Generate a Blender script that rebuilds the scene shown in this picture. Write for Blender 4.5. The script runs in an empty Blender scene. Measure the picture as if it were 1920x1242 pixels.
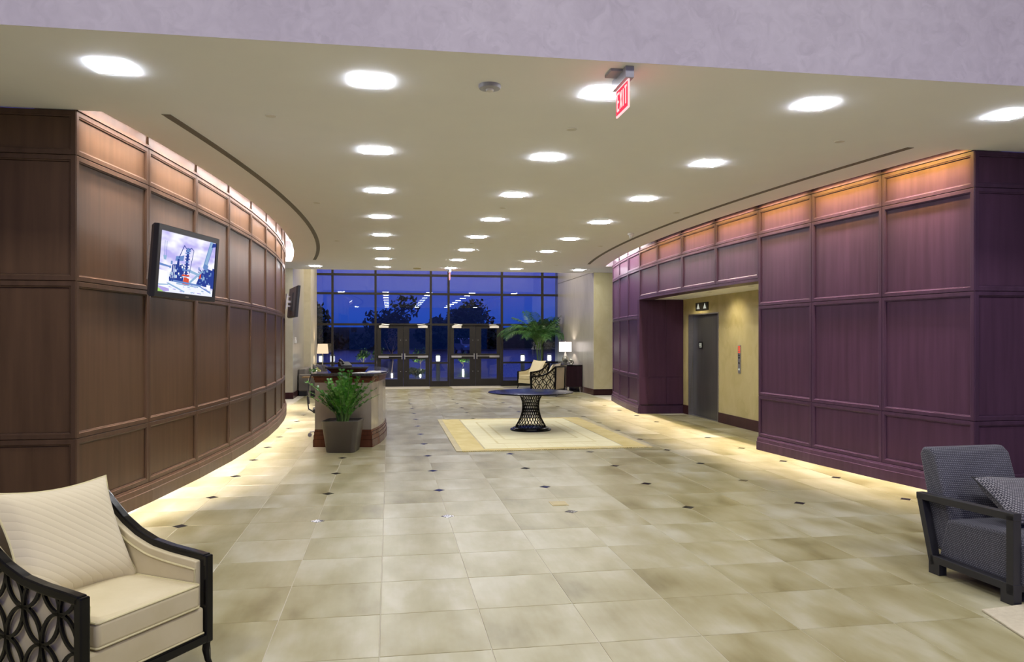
import bpy, bmesh, math, random
from math import sin, cos, pi, radians, sqrt, atan2
from mathutils import Vector, Matrix

random.seed(7)
S = bpy.context.scene
COL = S.collection

# ------------------------------------------------------------------ camera
YAW = 0.1604
cam_d = bpy.data.cameras.new('camera')
cam = bpy.data.objects.new('camera', cam_d)
COL.objects.link(cam)
cam.location = (0, 0, 1.68)
cam.rotation_euler = (pi / 2, 0, -YAW)
cam_d.sensor_width = 36.0
cam_d.lens = 1424.9 / 1920 * 36.0
cam_d.shift_y = 14.5 / 1920
cam_d.clip_start = 0.05
cam_d.clip_end = 600
S.camera = cam

# ------------------------------------------------------------------ view / exposure
S.view_settings.view_transform = 'Standard'
S.view_settings.look = 'None'
S.view_settings.exposure = 0.08
S.view_settings.gamma = 1.0
S.view_settings.use_curve_mapping = False
try:
    S.cycles.use_denoising = True
    S.cycles.max_bounces = 10
    S.cycles.diffuse_bounces = 6
    S.cycles.glossy_bounces = 5
    S.cycles.transparent_max_bounces = 12
    S.cycles.sample_clamp_indirect = 6.0
    S.cycles.caustics_reflective = False
    S.cycles.caustics_refractive = False
except Exception:
    pass

# ------------------------------------------------------------------ dusk sky
W = bpy.data.worlds.new('dusk_sky')
S.world = W
W.use_nodes = True
wt = W.node_tree
wt.nodes.clear()
w_out = wt.nodes.new('ShaderNodeOutputWorld')
w_bg = wt.nodes.new('ShaderNodeBackground')
w_tc = wt.nodes.new('ShaderNodeTexCoord')
w_sep = wt.nodes.new('ShaderNodeSeparateXYZ')
w_noise = wt.nodes.new('ShaderNodeTexNoise')
w_map = wt.nodes.new('ShaderNodeMapping')
w_map.inputs['Scale'].default_value = (2.0, 2.0, 9.0)
w_noise.inputs['Scale'].default_value = 1.6
w_noise.inputs['Detail'].default_value = 4
w_ramp = wt.nodes.new('ShaderNodeValToRGB')
els = w_ramp.color_ramp.elements
els[0].position = 0.0
els[0].color = (0.012, 0.055, 0.36, 1)
els[1].position = 1.0
els[1].color = (0.075, 0.075, 0.30, 1)
for p, c_ in ((0.03, (0.020, 0.065, 0.40, 1)), (0.09, (0.058, 0.068, 0.40, 1)), (0.3, (0.085, 0.085, 0.40, 1))):
    e = els.new(p)
    e.color = c_
w_mix = wt.nodes.new('ShaderNodeMixRGB')
w_mix.blend_type = 'MIX'
w_mix.inputs['Color2'].default_value = (0.15, 0.13, 0.46, 1)
w_cr = wt.nodes.new('ShaderNodeValToRGB')
w_cr.color_ramp.elements[0].position = 0.52
w_cr.color_ramp.elements[0].color = (0, 0, 0, 1)
w_cr.color_ramp.elements[1].position = 0.85
w_cr.color_ramp.elements[1].color = (0.5, 0.5, 0.5, 1)
wt.links.new(w_tc.outputs['Generated'], w_sep.inputs[0])
wt.links.new(w_tc.outputs['Generated'], w_map.inputs[0])
wt.links.new(w_map.outputs[0], w_noise.inputs['Vector'])
wt.links.new(w_noise.outputs['Fac'], w_cr.inputs[0])
wt.links.new(w_sep.outputs['Z'], w_ramp.inputs[0])
wt.links.new(w_cr.outputs[0], w_mix.inputs['Fac'])
wt.links.new(w_ramp.outputs[0], w_mix.inputs['Color1'])
wt.links.new(w_mix.outputs[0], w_bg.inputs[0])
w_bg.inputs[1].default_value = 1.2
wt.links.new(w_bg.outputs[0], w_out.inputs[0])

# ------------------------------------------------------------------ main lamp powers
DOWN_E = 82.0          # emission of the square downlights
RIM_E = 170.0          # and of glowing rims added to them to halo the ceiling
COVE_L = 42.0
FRIEZE_L, FRIEZE_R = 8.0, 15.0
FRONT_W = 195.0        # unseen lamps assumed over the entrance bay, lighting header and chairs


def lamp(name, kind, loc, energy, color=(1, 1, 1), rot=(0, 0, 0), size=0.3, size_y=None, spread=None, spot=None, blend=0.5, radius=None):
    d = bpy.data.lights.new(name, kind)
    d.energy = energy
    d.color = color
    if kind == 'AREA':
        d.size = size
        if size_y:
            d.shape = 'RECTANGLE'
            d.size_y = size_y
        if spread:
            d.spread = spread
    if kind == 'SPOT':
        d.spot_size = spot or radians(60)
        d.spot_blend = blend
        d.shadow_soft_size = radius or 0.05
    if kind == 'POINT':
        d.shadow_soft_size = radius or 0.05
    o = bpy.data.objects.new(name, d)
    o.location = loc
    o.rotation_euler = rot
    COL.objects.link(o)
    return o


# unseen ceiling lamps, put in to light the header and nearest chairs
for x_ in (-3.2, 1.2, 5.6):
    lamp('unseen_entrance_lamp', 'AREA', (x_, 0.9, 6.35), FRONT_W, (1.0, 0.95, 0.9), size=1.2, size_y=1.2)

# ------------------------------------------------------------------ mesh helpers
ROOTS = {}


class MB:
    def __init__(self):
        self.v = []
        self.f = []
        self.m = []
        self.mi = 0

    def add(self, vs, fs):
        b = len(self.v)
        self.v += [tuple(p) for p in vs]
        for f in fs:
            self.f.append(tuple(i + b for i in f))
            self.m.append(self.mi)
        return self

    def box(self, c, s, rz=0.0, tilt=None):
        hx, hy, hz = s[0] / 2, s[1] / 2, s[2] / 2
        vs = [Vector((x, y, z)) for z in (-hz, hz) for y in (-hy, hy) for x in (-hx, hx)]
        if tilt is not None:
            vs = [tilt @ p for p in vs]
        if rz:
            R = Matrix.Rotation(rz, 3, 'Z')
            vs = [R @ p for p in vs]
        vs = [p + Vector(c) for p in vs]
        return self.add(vs, [(0, 2, 3, 1), (4, 5, 7, 6), (0, 1, 5, 4), (2, 6, 7, 3), (0, 4, 6, 2), (1, 3, 7, 5)])

    def bx(self, x0, x1, y0, y1, z0, z1):
        return self.box(((x0 + x1) / 2, (y0 + y1) / 2, (z0 + z1) / 2), (x1 - x0, y1 - y0, z1 - z0))

    def prism(self, poly, z0, z1):
        n = len(poly)
        vs = [(p[0], p[1], z0) for p in poly] + [(p[0], p[1], z1) for p in poly]
        fs = [tuple(range(n - 1, -1, -1)), tuple(range(n, 2 * n))]
        for i in range(n):
            j = (i + 1) % n
            fs.append((i, j, n + j, n + i))
        return self.add(vs, fs)

    def xprism(self, poly, x0, x1):
        """profile in (y, z), extruded along x"""
        n = len(poly)
        vs = [(x0, p[0], p[1]) for p in poly] + [(x1, p[0], p[1]) for p in poly]
        fs = [tuple(range(n)), tuple(range(2 * n - 1, n - 1, -1))]
        for i in range(n):
            j = (i + 1) % n
            fs.append((i, n + i, n + j, j))
        return self.add(vs, fs)

    def lathe(self, prof, c=(0, 0, 0), seg=24, cap=True):
        vs, fs = [], []
        n = len(prof)
        for r, z in prof:
            for k in range(seg):
                a = 2 * pi * k / seg
                vs.append((c[0] + r * cos(a), c[1] + r * sin(a), c[2] + z))
        for i in range(n - 1):
            for k in range(seg):
                k2 = (k + 1) % seg
                fs.append((i * seg + k, i * seg + k2, (i + 1) * seg + k2, (i + 1) * seg + k))
        if cap:
            fs.append(tuple(range(seg - 1, -1, -1)))
            fs.append(tuple(range((n - 1) * seg, n * seg)))
        return self.add(vs, fs)

    def tube(self, path, r, seg=6, closed=False, rect=None, up=(0, 0, 1)):
        """round tube, or a rectangular bar when rect=(w, h)"""
        P = [Vector(p) for p in path]
        n = len(P)
        if rect:
            ring = [(-rect[0] / 2, -rect[1] / 2), (rect[0] / 2, -rect[1] / 2), (rect[0] / 2, rect[1] / 2), (-rect[0] / 2, rect[1] / 2)]
            seg = 4
        vs, fs = [], []
        upv = Vector(up)
        for i in range(n):
            if closed:
                t = P[(i + 1) % n] - P[i - 1]
            else:
                t = P[min(i + 1, n - 1)] - P[max(i - 1, 0)]
            t.normalize()
            a = upv.cross(t)
            if a.length < 1e-4:
                a = Vector((1, 0, 0)).cross(t)
            a.normalize()
            b = t.cross(a)
            rr = r[i] if isinstance(r, (list, tuple)) else r
            for k in range(seg):
                if rect:
                    u, w = ring[k]
                else:
                    an = 2 * pi * k / seg
                    u, w = rr * cos(an), rr * sin(an)
                vs.append(P[i] + a * u + b * w)
        rng = n if closed else n - 1
        for i in range(rng):
            i2 = (i + 1) % n
            for k in range(seg):
                k2 = (k + 1) % seg
                fs.append((i * seg + k, i * seg + k2, i2 * seg + k2, i2 * seg + k))
        if not closed:
            fs.append(tuple(range(seg - 1, -1, -1)))
            fs.append(tuple(range((n - 1) * seg, n * seg)))
        return self.add(vs, fs)

    def mesh(self, name, mats, smooth=False, uv=False, normals=True):
        me = bpy.data.meshes.new(name)
        me.from_pydata([tuple(p) for p in self.v], [], self.f)
        if not isinstance(mats, (list, tuple)):
            mats = [mats]
        for m in mats:
            me.materials.append(m)
        if len(mats) > 1:
            me.polygons.foreach_set('material_index', self.m)
        if normals:
            bm = bmesh.new()
            bm.from_mesh(me)
            bmesh.ops.recalc_face_normals(bm, faces=bm.faces)
            bm.to_mesh(me)
            bm.free()
        if smooth:
            me.polygons.foreach_set('use_smooth', [True] * len(me.polygons))
            try:
                me.set_sharp_from_angle(angle=radians(42))
            except Exception:
                pass
        if uv:
            box_uv(me, uv)
        me.update()
        return me

    def build(self, name, mats, parent=None, loc=(0, 0, 0), rot=(0, 0, 0), smooth=False, bevel=0, bseg=2, uv=False, normals=True, subd=0):
        o = bpy.data.objects.new(name, self.mesh(name, mats, smooth, uv, normals))
        COL.objects.link(o)
        o.location = loc
        o.rotation_euler = rot
        if parent:
            o.parent = parent
        if bevel:
            md = o.modifiers.new('bevel', 'BEVEL')
            md.width = bevel
            md.segments = bseg
            md.limit_method = 'ANGLE'
            md.angle_limit = radians(38)
        if subd:
            md = o.modifiers.new('sub', 'SUBSURF')
            md.levels = md.render_levels = subd
        return o


def box_uv(me, mode=True):
    uvl = me.uv_layers.new(name='uv')
    for p in me.polygons:
        n = p.normal
        ax = 1 if mode == 'xz' else max(range(3), key=lambda i: abs(n[i]))
        for li in p.loop_indices:
            co = me.vertices[me.loops[li].vertex_index].co
            uvl.data[li].uv = (co.y, co.z) if ax == 0 else ((co.x, co.z) if ax == 1 else (co.x, co.y))


def inst(name, me, parent=None, loc=(0, 0, 0), rot=(0, 0, 0)):
    o = bpy.data.objects.new(name, me)
    COL.objects.link(o)
    o.location = loc
    o.rotation_euler = rot
    if parent:
        o.parent = parent
    return o


def empty(name, loc=(0, 0, 0), rz=0.0):
    o = bpy.data.objects.new(name, None)
    COL.objects.link(o)
    o.location = loc
    o.rotation_euler = (0, 0, rz)
    o.empty_display_size = 0.1
    return o


def tag(o, label, cat, group=None):
    o['label'] = label
    o['category'] = cat
    if group:
        o['group'] = group
    return o


def struct(o, label=None):
    o['kind'] = 'structure'
    if label:
        o['label'] = label
    return o


def stuff(o):
    o['kind'] = 'stuff'
    return o


def copy_tree(o, parent=None):
    c = o.copy()
    COL.objects.link(c)
    if parent:
        c.parent = parent
    for ch in list(o.children):
        copy_tree(ch, c)
    return c


# ------------------------------------------------------------------ materials
def new_mat(name):
    m = bpy.data.materials.new(name)
    m.use_nodes = True
    nt = m.node_tree
    return m, nt, nt.nodes['Principled BSDF']


def N(nt, kind, **kw):
    n = nt.nodes.new(kind)
    for k, v in kw.items():
        n.inputs[k].default_value = v
    return n


def setp(b, **kw):
    for k, v in kw.items():
        k = k.replace('_', ' ')
        if k in b.inputs:
            b.inputs[k].default_value = v


def c4(c):
    return (c[0], c[1], c[2], 1)


def mottled(name, c1, c2, scale=(3, 3, 3), rough=0.5, detail=4, bump=0.0, bscale=60, coat=0.0, coat_r=0.1, metal=0.0, spec=0.5, c3=None, distort=0.0, rand=True, rvar=0.0):
    """principled surface whose colour wanders between c1 and c2"""
    m, nt, b = new_mat(name)
    tc = N(nt, 'ShaderNodeTexCoord')
    mp = N(nt, 'ShaderNodeMapping')
    mp.inputs['Scale'].default_value = scale
    nt.links.new(tc.outputs['Object'], mp.inputs['Vector'])
    if rand:
        oi = N(nt, 'ShaderNodeObjectInfo')
        ml = N(nt, 'ShaderNodeMath')
        ml.operation = 'MULTIPLY'
        ml.inputs[1].default_value = 37.0
        nt.links.new(oi.outputs['Random'], ml.inputs[0])
        cb = N(nt, 'ShaderNodeCombineXYZ')
        for i in range(3):
            nt.links.new(ml.outputs[0], cb.inputs[i])
        nt.links.new(cb.outputs[0], mp.inputs['Location'])
    ns = N(nt, 'ShaderNodeTexNoise')
    ns.inputs['Scale'].default_value = 1.0
    ns.inputs['Detail'].default_value = detail
    ns.inputs['Distortion'].default_value = distort
    nt.links.new(mp.outputs[0], ns.inputs['Vector'])
    rp = N(nt, 'ShaderNodeValToRGB')
    rp.color_ramp.elements[0].position = 0.3
    rp.color_ramp.elements[0].color = c4(c1)
    rp.color_ramp.elements[1].position = 0.7
    rp.color_ramp.elements[1].color = c4(c2)
    if c3:
        e = rp.color_ramp.elements.new(0.5)
        e.color = c4(c3)
    nt.links.new(ns.outputs['Fac'], rp.inputs[0])
    nt.links.new(rp.outputs[0], b.inputs['Base Color'])
    setp(b, Roughness=rough, Metallic=metal, Coat_Weight=coat, Coat_Roughness=coat_r, Specular_IOR_Level=spec)
    if rvar:
        mr = N(nt, 'ShaderNodeMapRange')
        mr.inputs['To Min'].default_value = rough - rvar
        mr.inputs['To Max'].default_value = rough + rvar
        nt.links.new(ns.outputs['Fac'], mr.inputs['Value'])
        nt.links.new(mr.outputs[0], b.inputs['Roughness'])
    if bump:
        n2 = N(nt, 'ShaderNodeTexNoise')
        n2.inputs['Scale'].default_value = bscale
        nt.links.new(tc.outputs['Object'], n2.inputs['Vector'])
        bp = N(nt, 'ShaderNodeBump')
        bp.inputs['Strength'].default_value = bump
        bp.inputs['Distance'].default_value = 0.01
        nt.links.new(n2.outputs['Fac'], bp.inputs['Height'])
        nt.links.new(bp.outputs[0], b.inputs['Normal'])
    return m


def wood(name, col, rough=0.3, var=0.16, coat=0.0):
    d = tuple(c * (1 - var) for c in col)
    l = tuple(c * (1 + var) for c in col)
    return mottled(name, d, l, scale=(14, 14, 0.9), rough=rough, detail=5, coat=coat, coat_r=0.3, spec=0.12)


def plain(name, col, rough=0.5, metal=0.0, coat=0.0, spec=0.5):
    k = 0.06
    return mottled(name, tuple(c * (1 - k) for c in col), tuple(c * (1 + k) for c in col), scale=(9, 9, 9), rough=rough, metal=metal, coat=coat, spec=spec, detail=2)


def emit(name, col, strength):
    m = bpy.data.materials.new(name)
    m.use_nodes = True
    nt = m.node_tree
    nt.nodes.clear()
    o = nt.nodes.new('ShaderNodeOutputMaterial')
    e = nt.nodes.new('ShaderNodeEmission')
    e.inputs[0].default_value = c4(col)
    e.inputs[1].default_value = strength
    nt.links.new(e.outputs[0], o.inputs[0])
    return m


def glass_pane(name, tint=(0.85, 0.9, 0.92), ior=1.5):
    m = bpy.data.materials.new(name)
    m.use_nodes = True
    nt = m.node_tree
    nt.nodes.clear()
    o = nt.nodes.new('ShaderNodeOutputMaterial')
    mx = nt.nodes.new('ShaderNodeMixShader')
    tr = nt.nodes.new('ShaderNodeBsdfTransparent')
    gl = nt.nodes.new('ShaderNodeBsdfGlossy')
    fr = nt.nodes.new('ShaderNodeFresnel')
    fr.inputs['IOR'].default_value = ior
    tr.inputs[0].default_value = c4(tint)
    gl.inputs['Roughness'].default_value = 0.0
    nt.links.new(fr.outputs[0], mx.inputs[0])
    nt.links.new(tr.outputs[0], mx.inputs[1])
    nt.links.new(gl.outputs[0], mx.inputs[2])
    nt.links.new(mx.outputs[0], o.inputs[0])
    return m


def plaster(name, c1, c2, c3, scale=1.6, rough=0.45, vert=1.0, coat=0.0, cell=0.18, smear=0.25):
    """trowelled venetian plaster: overlapping smears"""
    m, nt, b = new_mat(name)
    tc = N(nt, 'ShaderNodeTexCoord')
    mp = N(nt, 'ShaderNodeMapping')
    mp.inputs['Scale'].default_value = (1, 1, vert)
    nt.links.new(tc.outputs['Object'], mp.inputs['Vector'])
    n0 = N(nt, 'ShaderNodeTexNoise')
    n0.inputs['Scale'].default_value = scale * 3
    n0.inputs['Detail'].default_value = 6
    n0.inputs['Distortion'].default_value = 1.2
    nt.links.new(mp.outputs[0], n0.inputs['Vector'])
    mixv = N(nt, 'ShaderNodeMixRGB')
    mixv.inputs['Fac'].default_value = smear
    nt.links.new(mp.outputs[0], mixv.inputs['Color1'])
    nt.links.new(n0.outputs['Color'], mixv.inputs['Color2'])
    vo = N(nt, 'ShaderNodeTexVoronoi')
    vo.inputs['Scale'].default_value = scale * 4
    nt.links.new(mixv.outputs[0], vo.inputs['Vector'])
    mx = N(nt, 'ShaderNodeMixRGB')
    mx.inputs['Fac'].default_value = cell
    nt.links.new(n0.outputs['Fac'], mx.inputs['Color1'])
    nt.links.new(vo.outputs['Color'], mx.inputs['Color2'])
    rp = N(nt, 'ShaderNodeValToRGB')
    rp.color_ramp.elements[0].position = 0.25
    rp.color_ramp.elements[0].color = c4(c1)
    rp.color_ramp.elements[1].position = 0.8
    rp.color_ramp.elements[1].color = c4(c2)
    e = rp.color_ramp.elements.new(0.5)
    e.color = c4(c3)
    nt.links.new(mx.outputs[0], rp.inputs[0])
    nt.links.new(rp.outputs[0], b.inputs['Base Color'])
    setp(b, Roughness=rough, Coat_Weight=coat, Coat_Roughness=0.15)
    return m


def woven(name, dot, ground):
    """pale woven lozenges on a dark ground, by uv in metres"""
    m, nt, b = new_mat(name)
    uv = N(nt, 'ShaderNodeUVMap')
    br = N(nt, 'ShaderNodeTexBrick')
    br.inputs['Scale'].default_value = 1.0
    br.inputs['Mortar Size'].default_value = 0.0036
    br.inputs['Mortar Smooth'].default_value = 0.7
    br.inputs['Brick Width'].default_value = 0.017
    br.inputs['Row Height'].default_value = 0.0125
    br.inputs['Color1'].default_value = c4(dot)
    br.inputs['Color2'].default_value = c4(tuple(d * 0.75 for d in dot))
    br.inputs['Mortar'].default_value = c4(ground)
    nt.links.new(uv.outputs[0], br.inputs['Vector'])
    nt.links.new(br.outputs['Color'], b.inputs['Base Color'])
    bp = N(nt, 'ShaderNodeBump')
    bp.inputs['Strength'].default_value = 0.35
    bp.inputs['Distance'].default_value = 0.002
    bp.invert = True
    nt.links.new(br.outputs['Fac'], bp.inputs['Height'])
    nt.links.new(bp.outputs[0], b.inputs['Normal'])
    setp(b, Roughness=0.75, Sheen_Weight=0.1)
    return m


def quilted(name, col):
    m, nt, b = new_mat(name)
    uv = N(nt, 'ShaderNodeUVMap')
    mp = N(nt, 'ShaderNodeMapping')
    mp.inputs['Rotation'].default_value = (0, 0, radians(38))
    nt.links.new(uv.outputs[0], mp.inputs['Vector'])
    wv = N(nt, 'ShaderNodeTexWave')
    wv.inputs['Scale'].default_value = 9.5
    wv.inputs['Distortion'].default_value = 0.15
    wv.bands_direction = 'Y'
    wv.wave_profile = 'SIN'
    nt.links.new(mp.outputs[0], wv.inputs['Vector'])
    pw = N(nt, 'ShaderNodeMath')
    pw.operation = 'POWER'
    pw.inputs[1].default_value = 0.3
    nt.links.new(wv.outputs['Fac'], pw.inputs[0])
    bp = N(nt, 'ShaderNodeBump')
    bp.inputs['Strength'].default_value = 0.3
    bp.inputs['Distance'].default_value = 0.004
    nt.links.new(pw.outputs[0], bp.inputs['Height'])
    nt.links.new(bp.outputs[0], b.inputs['Normal'])
    b.inputs['Base Color'].default_value = c4(col)
    setp(b, Roughness=0.8, Sheen_Weight=0.25)
    return m


def tile_mat(name):
    """glazed stone tile: each tile its own tone, streaked and clouded"""
    m, nt, b = new_mat(name)
    tc = N(nt, 'ShaderNodeTexCoord')
    oi = N(nt, 'ShaderNodeObjectInfo')
    geo = N(nt, 'ShaderNodeNewGeometry')
    ml = N(nt, 'ShaderNodeMath')
    ml.operation = 'MULTIPLY'
    ml.inputs[1].default_value = 61.0
    nt.links.new(oi.outputs['Random'], ml.inputs[0])
    cb = N(nt, 'ShaderNodeCombineXYZ')
    for i in range(3):
        nt.links.new(ml.outputs[0], cb.inputs[i])
    mp = N(nt, 'ShaderNodeMapping')
    mp.inputs['Scale'].default_value = (2.6, 1.2, 1)
    nt.links.new(tc.outputs['Object'], mp.inputs['Vector'])
    nt.links.new(cb.outputs[0], mp.inputs['Location'])
    n1 = N(nt, 'ShaderNodeTexNoise')
    n1.inputs['Scale'].default_value = 1.3
    n1.inputs['Detail'].default_value = 4
    n1.inputs['Roughness'].default_value = 0.5
    n1.inputs['Distortion'].default_value = 0.1
    nt.links.new(mp.outputs[0], n1.inputs['Vector'])
    mp2 = N(nt, 'ShaderNodeMapping')
    mp2.inputs['Scale'].default_value = (40, 3, 1)
    nt.links.new(tc.outputs['Object'], mp2.inputs['Vector'])
    nt.links.new(cb.outputs[0], mp2.inputs['Location'])
    n2 = N(nt, 'ShaderNodeTexNoise')
    n2.inputs['Scale'].default_value = 1.0
    n2.inputs['Detail'].default_value = 3
    nt.links.new(mp2.outputs[0], n2.inputs['Vector'])
    a1 = N(nt, 'ShaderNodeMath')
    a1.operation = 'MULTIPLY_ADD'
    a1.inputs[1].default_value = 0.08
    nt.links.new(n2.outputs['Fac'], a1.inputs[0])
    nt.links.new(n1.outputs['Fac'], a1.inputs[2])
    a2 = N(nt, 'ShaderNodeMath')
    a2.operation = 'MULTIPLY_ADD'
    a2.inputs[1].default_value = 0.16
    nt.links.new(oi.outputs['Random'], a2.inputs[0])
    nt.links.new(a1.outputs[0], a2.inputs[2])
    rp = N(nt, 'ShaderNodeValToRGB')
    r = rp.color_ramp
    r.elements[0].position = 0.33
    r.elements[0].color = (0.185, 0.158, 0.064, 1)
    r.elements[1].position = 0.86
    r.elements[1].color = (0.445, 0.43, 0.325, 1)
    for p, c_ in ((0.50, (0.282, 0.253, 0.130, 1)), (0.65, (0.345, 0.32, 0.192, 1))):
        e = r.elements.new(p)
        e.color = c_
    nt.links.new(a2.outputs[0], rp.inputs[0])
    nt.links.new(rp.outputs[0], b.inputs['Base Color'])
    mr = N(nt, 'ShaderNodeMapRange')
    mr.inputs['To Min'].default_value = 0.285
    mr.inputs['To Max'].default_value = 0.40
    nt.links.new(n1.outputs['Fac'], mr.inputs['Value'])
    nt.links.new(mr.outputs[0], b.inputs['Roughness'])
    bp = N(nt, 'ShaderNodeBump')
    bp.inputs['Strength'].default_value = 0.05
    bp.inputs['Distance'].default_value = 0.01
    nt.links.new(n1.outputs['Fac'], bp.inputs['Height'])
    nt.links.new(bp.outputs[0], b.inputs['Normal'])
    setp(b, Specular_IOR_Level=0.42)
    return m


M = {}
M['tile'] = tile_mat('glazed_tile')
M['grout'] = mottled('grout', (0.48, 0.45, 0.36), (0.54, 0.51, 0.42), rough=0.8)
M['accent'] = mottled('black_accent_tile', (0.012, 0.012, 0.014), (0.03, 0.028, 0.028), rough=0.12, scale=(20, 20, 20))
M['ceil'] = mottled('ceiling_paint', (0.895, 0.90, 0.955), (0.91, 0.915, 0.965), rough=0.75, bump=0.03, bscale=90)
M['header'] = plaster('lilac_plaster', (0.385, 0.35, 0.435), (0.50, 0.465, 0.56), (0.44, 0.405, 0.495), scale=2.6, rough=0.5, cell=0.2, smear=0.3)
M['wood_l'] = wood('walnut_veneer', (0.078, 0.045, 0.026), rough=0.36)
M['wood_lf'] = wood('walnut_frame', (0.070, 0.041, 0.026), rough=0.36)
M['wood_r'] = wood('dusk_tinted_veneer', (0.062, 0.029, 0.058), rough=0.34)  # brown wood; violet dusk-sky reflection is put into the base colour
M['wood_rf'] = wood('dusk_tinted_frame', (0.058, 0.029, 0.058), rough=0.34)  # frame wood carries the same painted dusk reflection
M['gap'] = plain('shadow_gap', (0.012, 0.008, 0.007), rough=0.7)
M['base'] = wood('dark_baseboard', (0.045, 0.017, 0.018), rough=0.3)
M['slot'] = plain('slot_grey', (0.13, 0.12, 0.105), rough=0.6)
M['white_metal'] = plain('white_enamel', (0.72, 0.70, 0.68), rough=0.4)
M['lens'] = emit('downlight_lens', (0.98, 0.97, 1.0), DOWN_E)
M['rim'] = emit('halo_rim_glow', (0.86, 0.92, 1.0), RIM_E)
M['cove_l'] = emit('cove_tube_white', (1.0, 0.87, 0.84), COVE_L)
M['yplaster'] = plaster('ochre_plaster', (0.36, 0.30, 0.125), (0.52, 0.46, 0.25), (0.45, 0.385, 0.185), scale=0.9, rough=0.38, vert=0.7)
M['pplaster'] = plaster('lit_ochre_plaster', (0.58, 0.51, 0.26), (0.72, 0.66, 0.40), (0.65, 0.58, 0.32), scale=0.9, rough=0.38, vert=0.7)  # lightened ochre: the pillar's extra lamp light is put into the colour
M['cplaster'] = plaster('cream_plaster', (0.50, 0.45, 0.31), (0.62, 0.57, 0.42), (0.56, 0.51, 0.37), scale=0.9, rough=0.4)
M['gplaster'] = plaster('grey_polished_plaster', (0.29, 0.27, 0.24), (0.39, 0.37, 0.33), (0.34, 0.315, 0.28), scale=1.3, rough=0.3, vert=0.3, coat=0.15)
M['bronze'] = mottled('dark_bronze', (0.014, 0.012, 0.010), (0.020, 0.017, 0.015), rough=0.45, spec=0.3)
M['pane'] = glass_pane('window_glass')
M['steel_dark'] = mottled('dark_brushed_steel', (0.13, 0.13, 0.135), (0.17, 0.17, 0.175), scale=(60, 60, 0.8), rough=0.34, metal=0.8)
M['steel'] = mottled('brushed_steel', (0.52, 0.50, 0.47), (0.62, 0.60, 0.56), scale=(3, 3, 60), rough=0.28, metal=0.9)
M['chrome'] = plain('chrome', (0.78, 0.77, 0.75), rough=0.1, metal=1.0)
M['black_lac'] = plain('black_lacquer', (0.004, 0.004, 0.005), rough=0.16, spec=0.25)
M['black_top'] = plain('black_tabletop', (0.006, 0.006, 0.008), rough=0.2, spec=0.08)
M['black_matte'] = plain('black_stain', (0.016, 0.016, 0.021), rough=0.45)
M['black_plastic'] = plain('black_plastic', (0.012, 0.012, 0.016), rough=0.35)
M['cream'] = mottled('cream_velvet', (0.53, 0.465, 0.29), (0.60, 0.535, 0.36), scale=(5, 5, 5), rough=0.75, bump=0.08, bscale=25)
M['cream_pipe'] = plain('cream_piping', (0.60, 0.55, 0.32), rough=0.7)
M['tan'] = mottled('tan_cloth', (0.60, 0.49, 0.28), (0.66, 0.55, 0.33), rough=0.75)
M['quilt'] = quilted('quilted_cream', (0.62, 0.555, 0.385))
M['woven'] = woven('woven_navy', (0.135, 0.135, 0.17), (0.006, 0.007, 0.022))
M['woven2'] = woven('woven_navy_cushion', (0.26, 0.25, 0.28), (0.008, 0.009, 0.024))
M['rug_cream'] = mottled('rug_cream', (0.74, 0.69, 0.43), (0.84, 0.80, 0.56), scale=(2.2, 14, 3), rough=0.95, c3=(0.79, 0.745, 0.49), bump=0.3, bscale=160)
M['rug_gold'] = mottled('rug_gold', (0.60, 0.49, 0.20), (0.70, 0.60, 0.30), scale=(4, 3, 3), rough=0.95, bump=0.3, bscale=160)
M['rug_edge'] = mottled('rug_edge', (0.48, 0.42, 0.26), (0.56, 0.50, 0.33), rough=0.95)
M['rug_line'] = mottled('rug_line', (0.66, 0.59, 0.31), (0.74, 0.68, 0.40), rough=0.95)
M['rug_beige'] = mottled('rug_beige', (0.50, 0.45, 0.34), (0.58, 0.53, 0.41), rough=0.95, scale=(30, 30, 30), bump=0.5, bscale=220)
M['stone'] = mottled('brown_grey_stone', (0.26, 0.215, 0.165), (0.37, 0.315, 0.245), scale=(2, 2, 2.5), rough=0.14, distort=0.7)
M['granite'] = mottled('dark_granite', (0.028, 0.027, 0.028), (0.075, 0.068, 0.062), scale=(30, 30, 30), rough=0.1)
M['mahog'] = wood('desk_mahogany', (0.115, 0.042, 0.022), rough=0.25)
M['planter'] = mottled('taupe_planter', (0.075, 0.061, 0.049), (0.088, 0.072, 0.058), rough=0.42)
M['soil'] = mottled('soil', (0.05, 0.045, 0.04), (0.12, 0.11, 0.10), scale=(40, 40, 40), rough=0.95, bump=1.0, bscale=90)
M['leaf'] = mottled('zz_leaf', (0.028, 0.115, 0.012), (0.085, 0.27, 0.028), scale=(7, 7, 7), rough=0.22, c3=(0.045, 0.175, 0.018))
M['stem'] = plain('pale_green_stem', (0.10, 0.19, 0.04), rough=0.5)
M['palm'] = mottled('palm_leaf', (0.016, 0.070, 0.018), (0.085, 0.19, 0.040), scale=(2, 2, 2), rough=0.4, c3=(0.036, 0.12, 0.028))
M['bark'] = mottled('bark', (0.10, 0.075, 0.05), (0.20, 0.16, 0.12), scale=(10, 10, 3), rough=0.9)
M['shade_w'] = emit('lit_white_shade', (1.0, 0.90, 0.86), 1.7)
M['shade_t'] = emit('lit_tan_shade', (1.0, 0.74, 0.48), 1.0)
M['smoke_glass'] = plain('mercury_glass', (0.42, 0.42, 0.38), rough=0.12, metal=0.8)
M['grey_sofa'] = mottled('taupe_sofa_cloth', (0.15, 0.135, 0.12), (0.19, 0.17, 0.15), rough=0.8)
M['dark_leather'] = mottled('dark_leather', (0.035, 0.033, 0.034), (0.06, 0.056, 0.055), rough=0.4)
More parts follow.
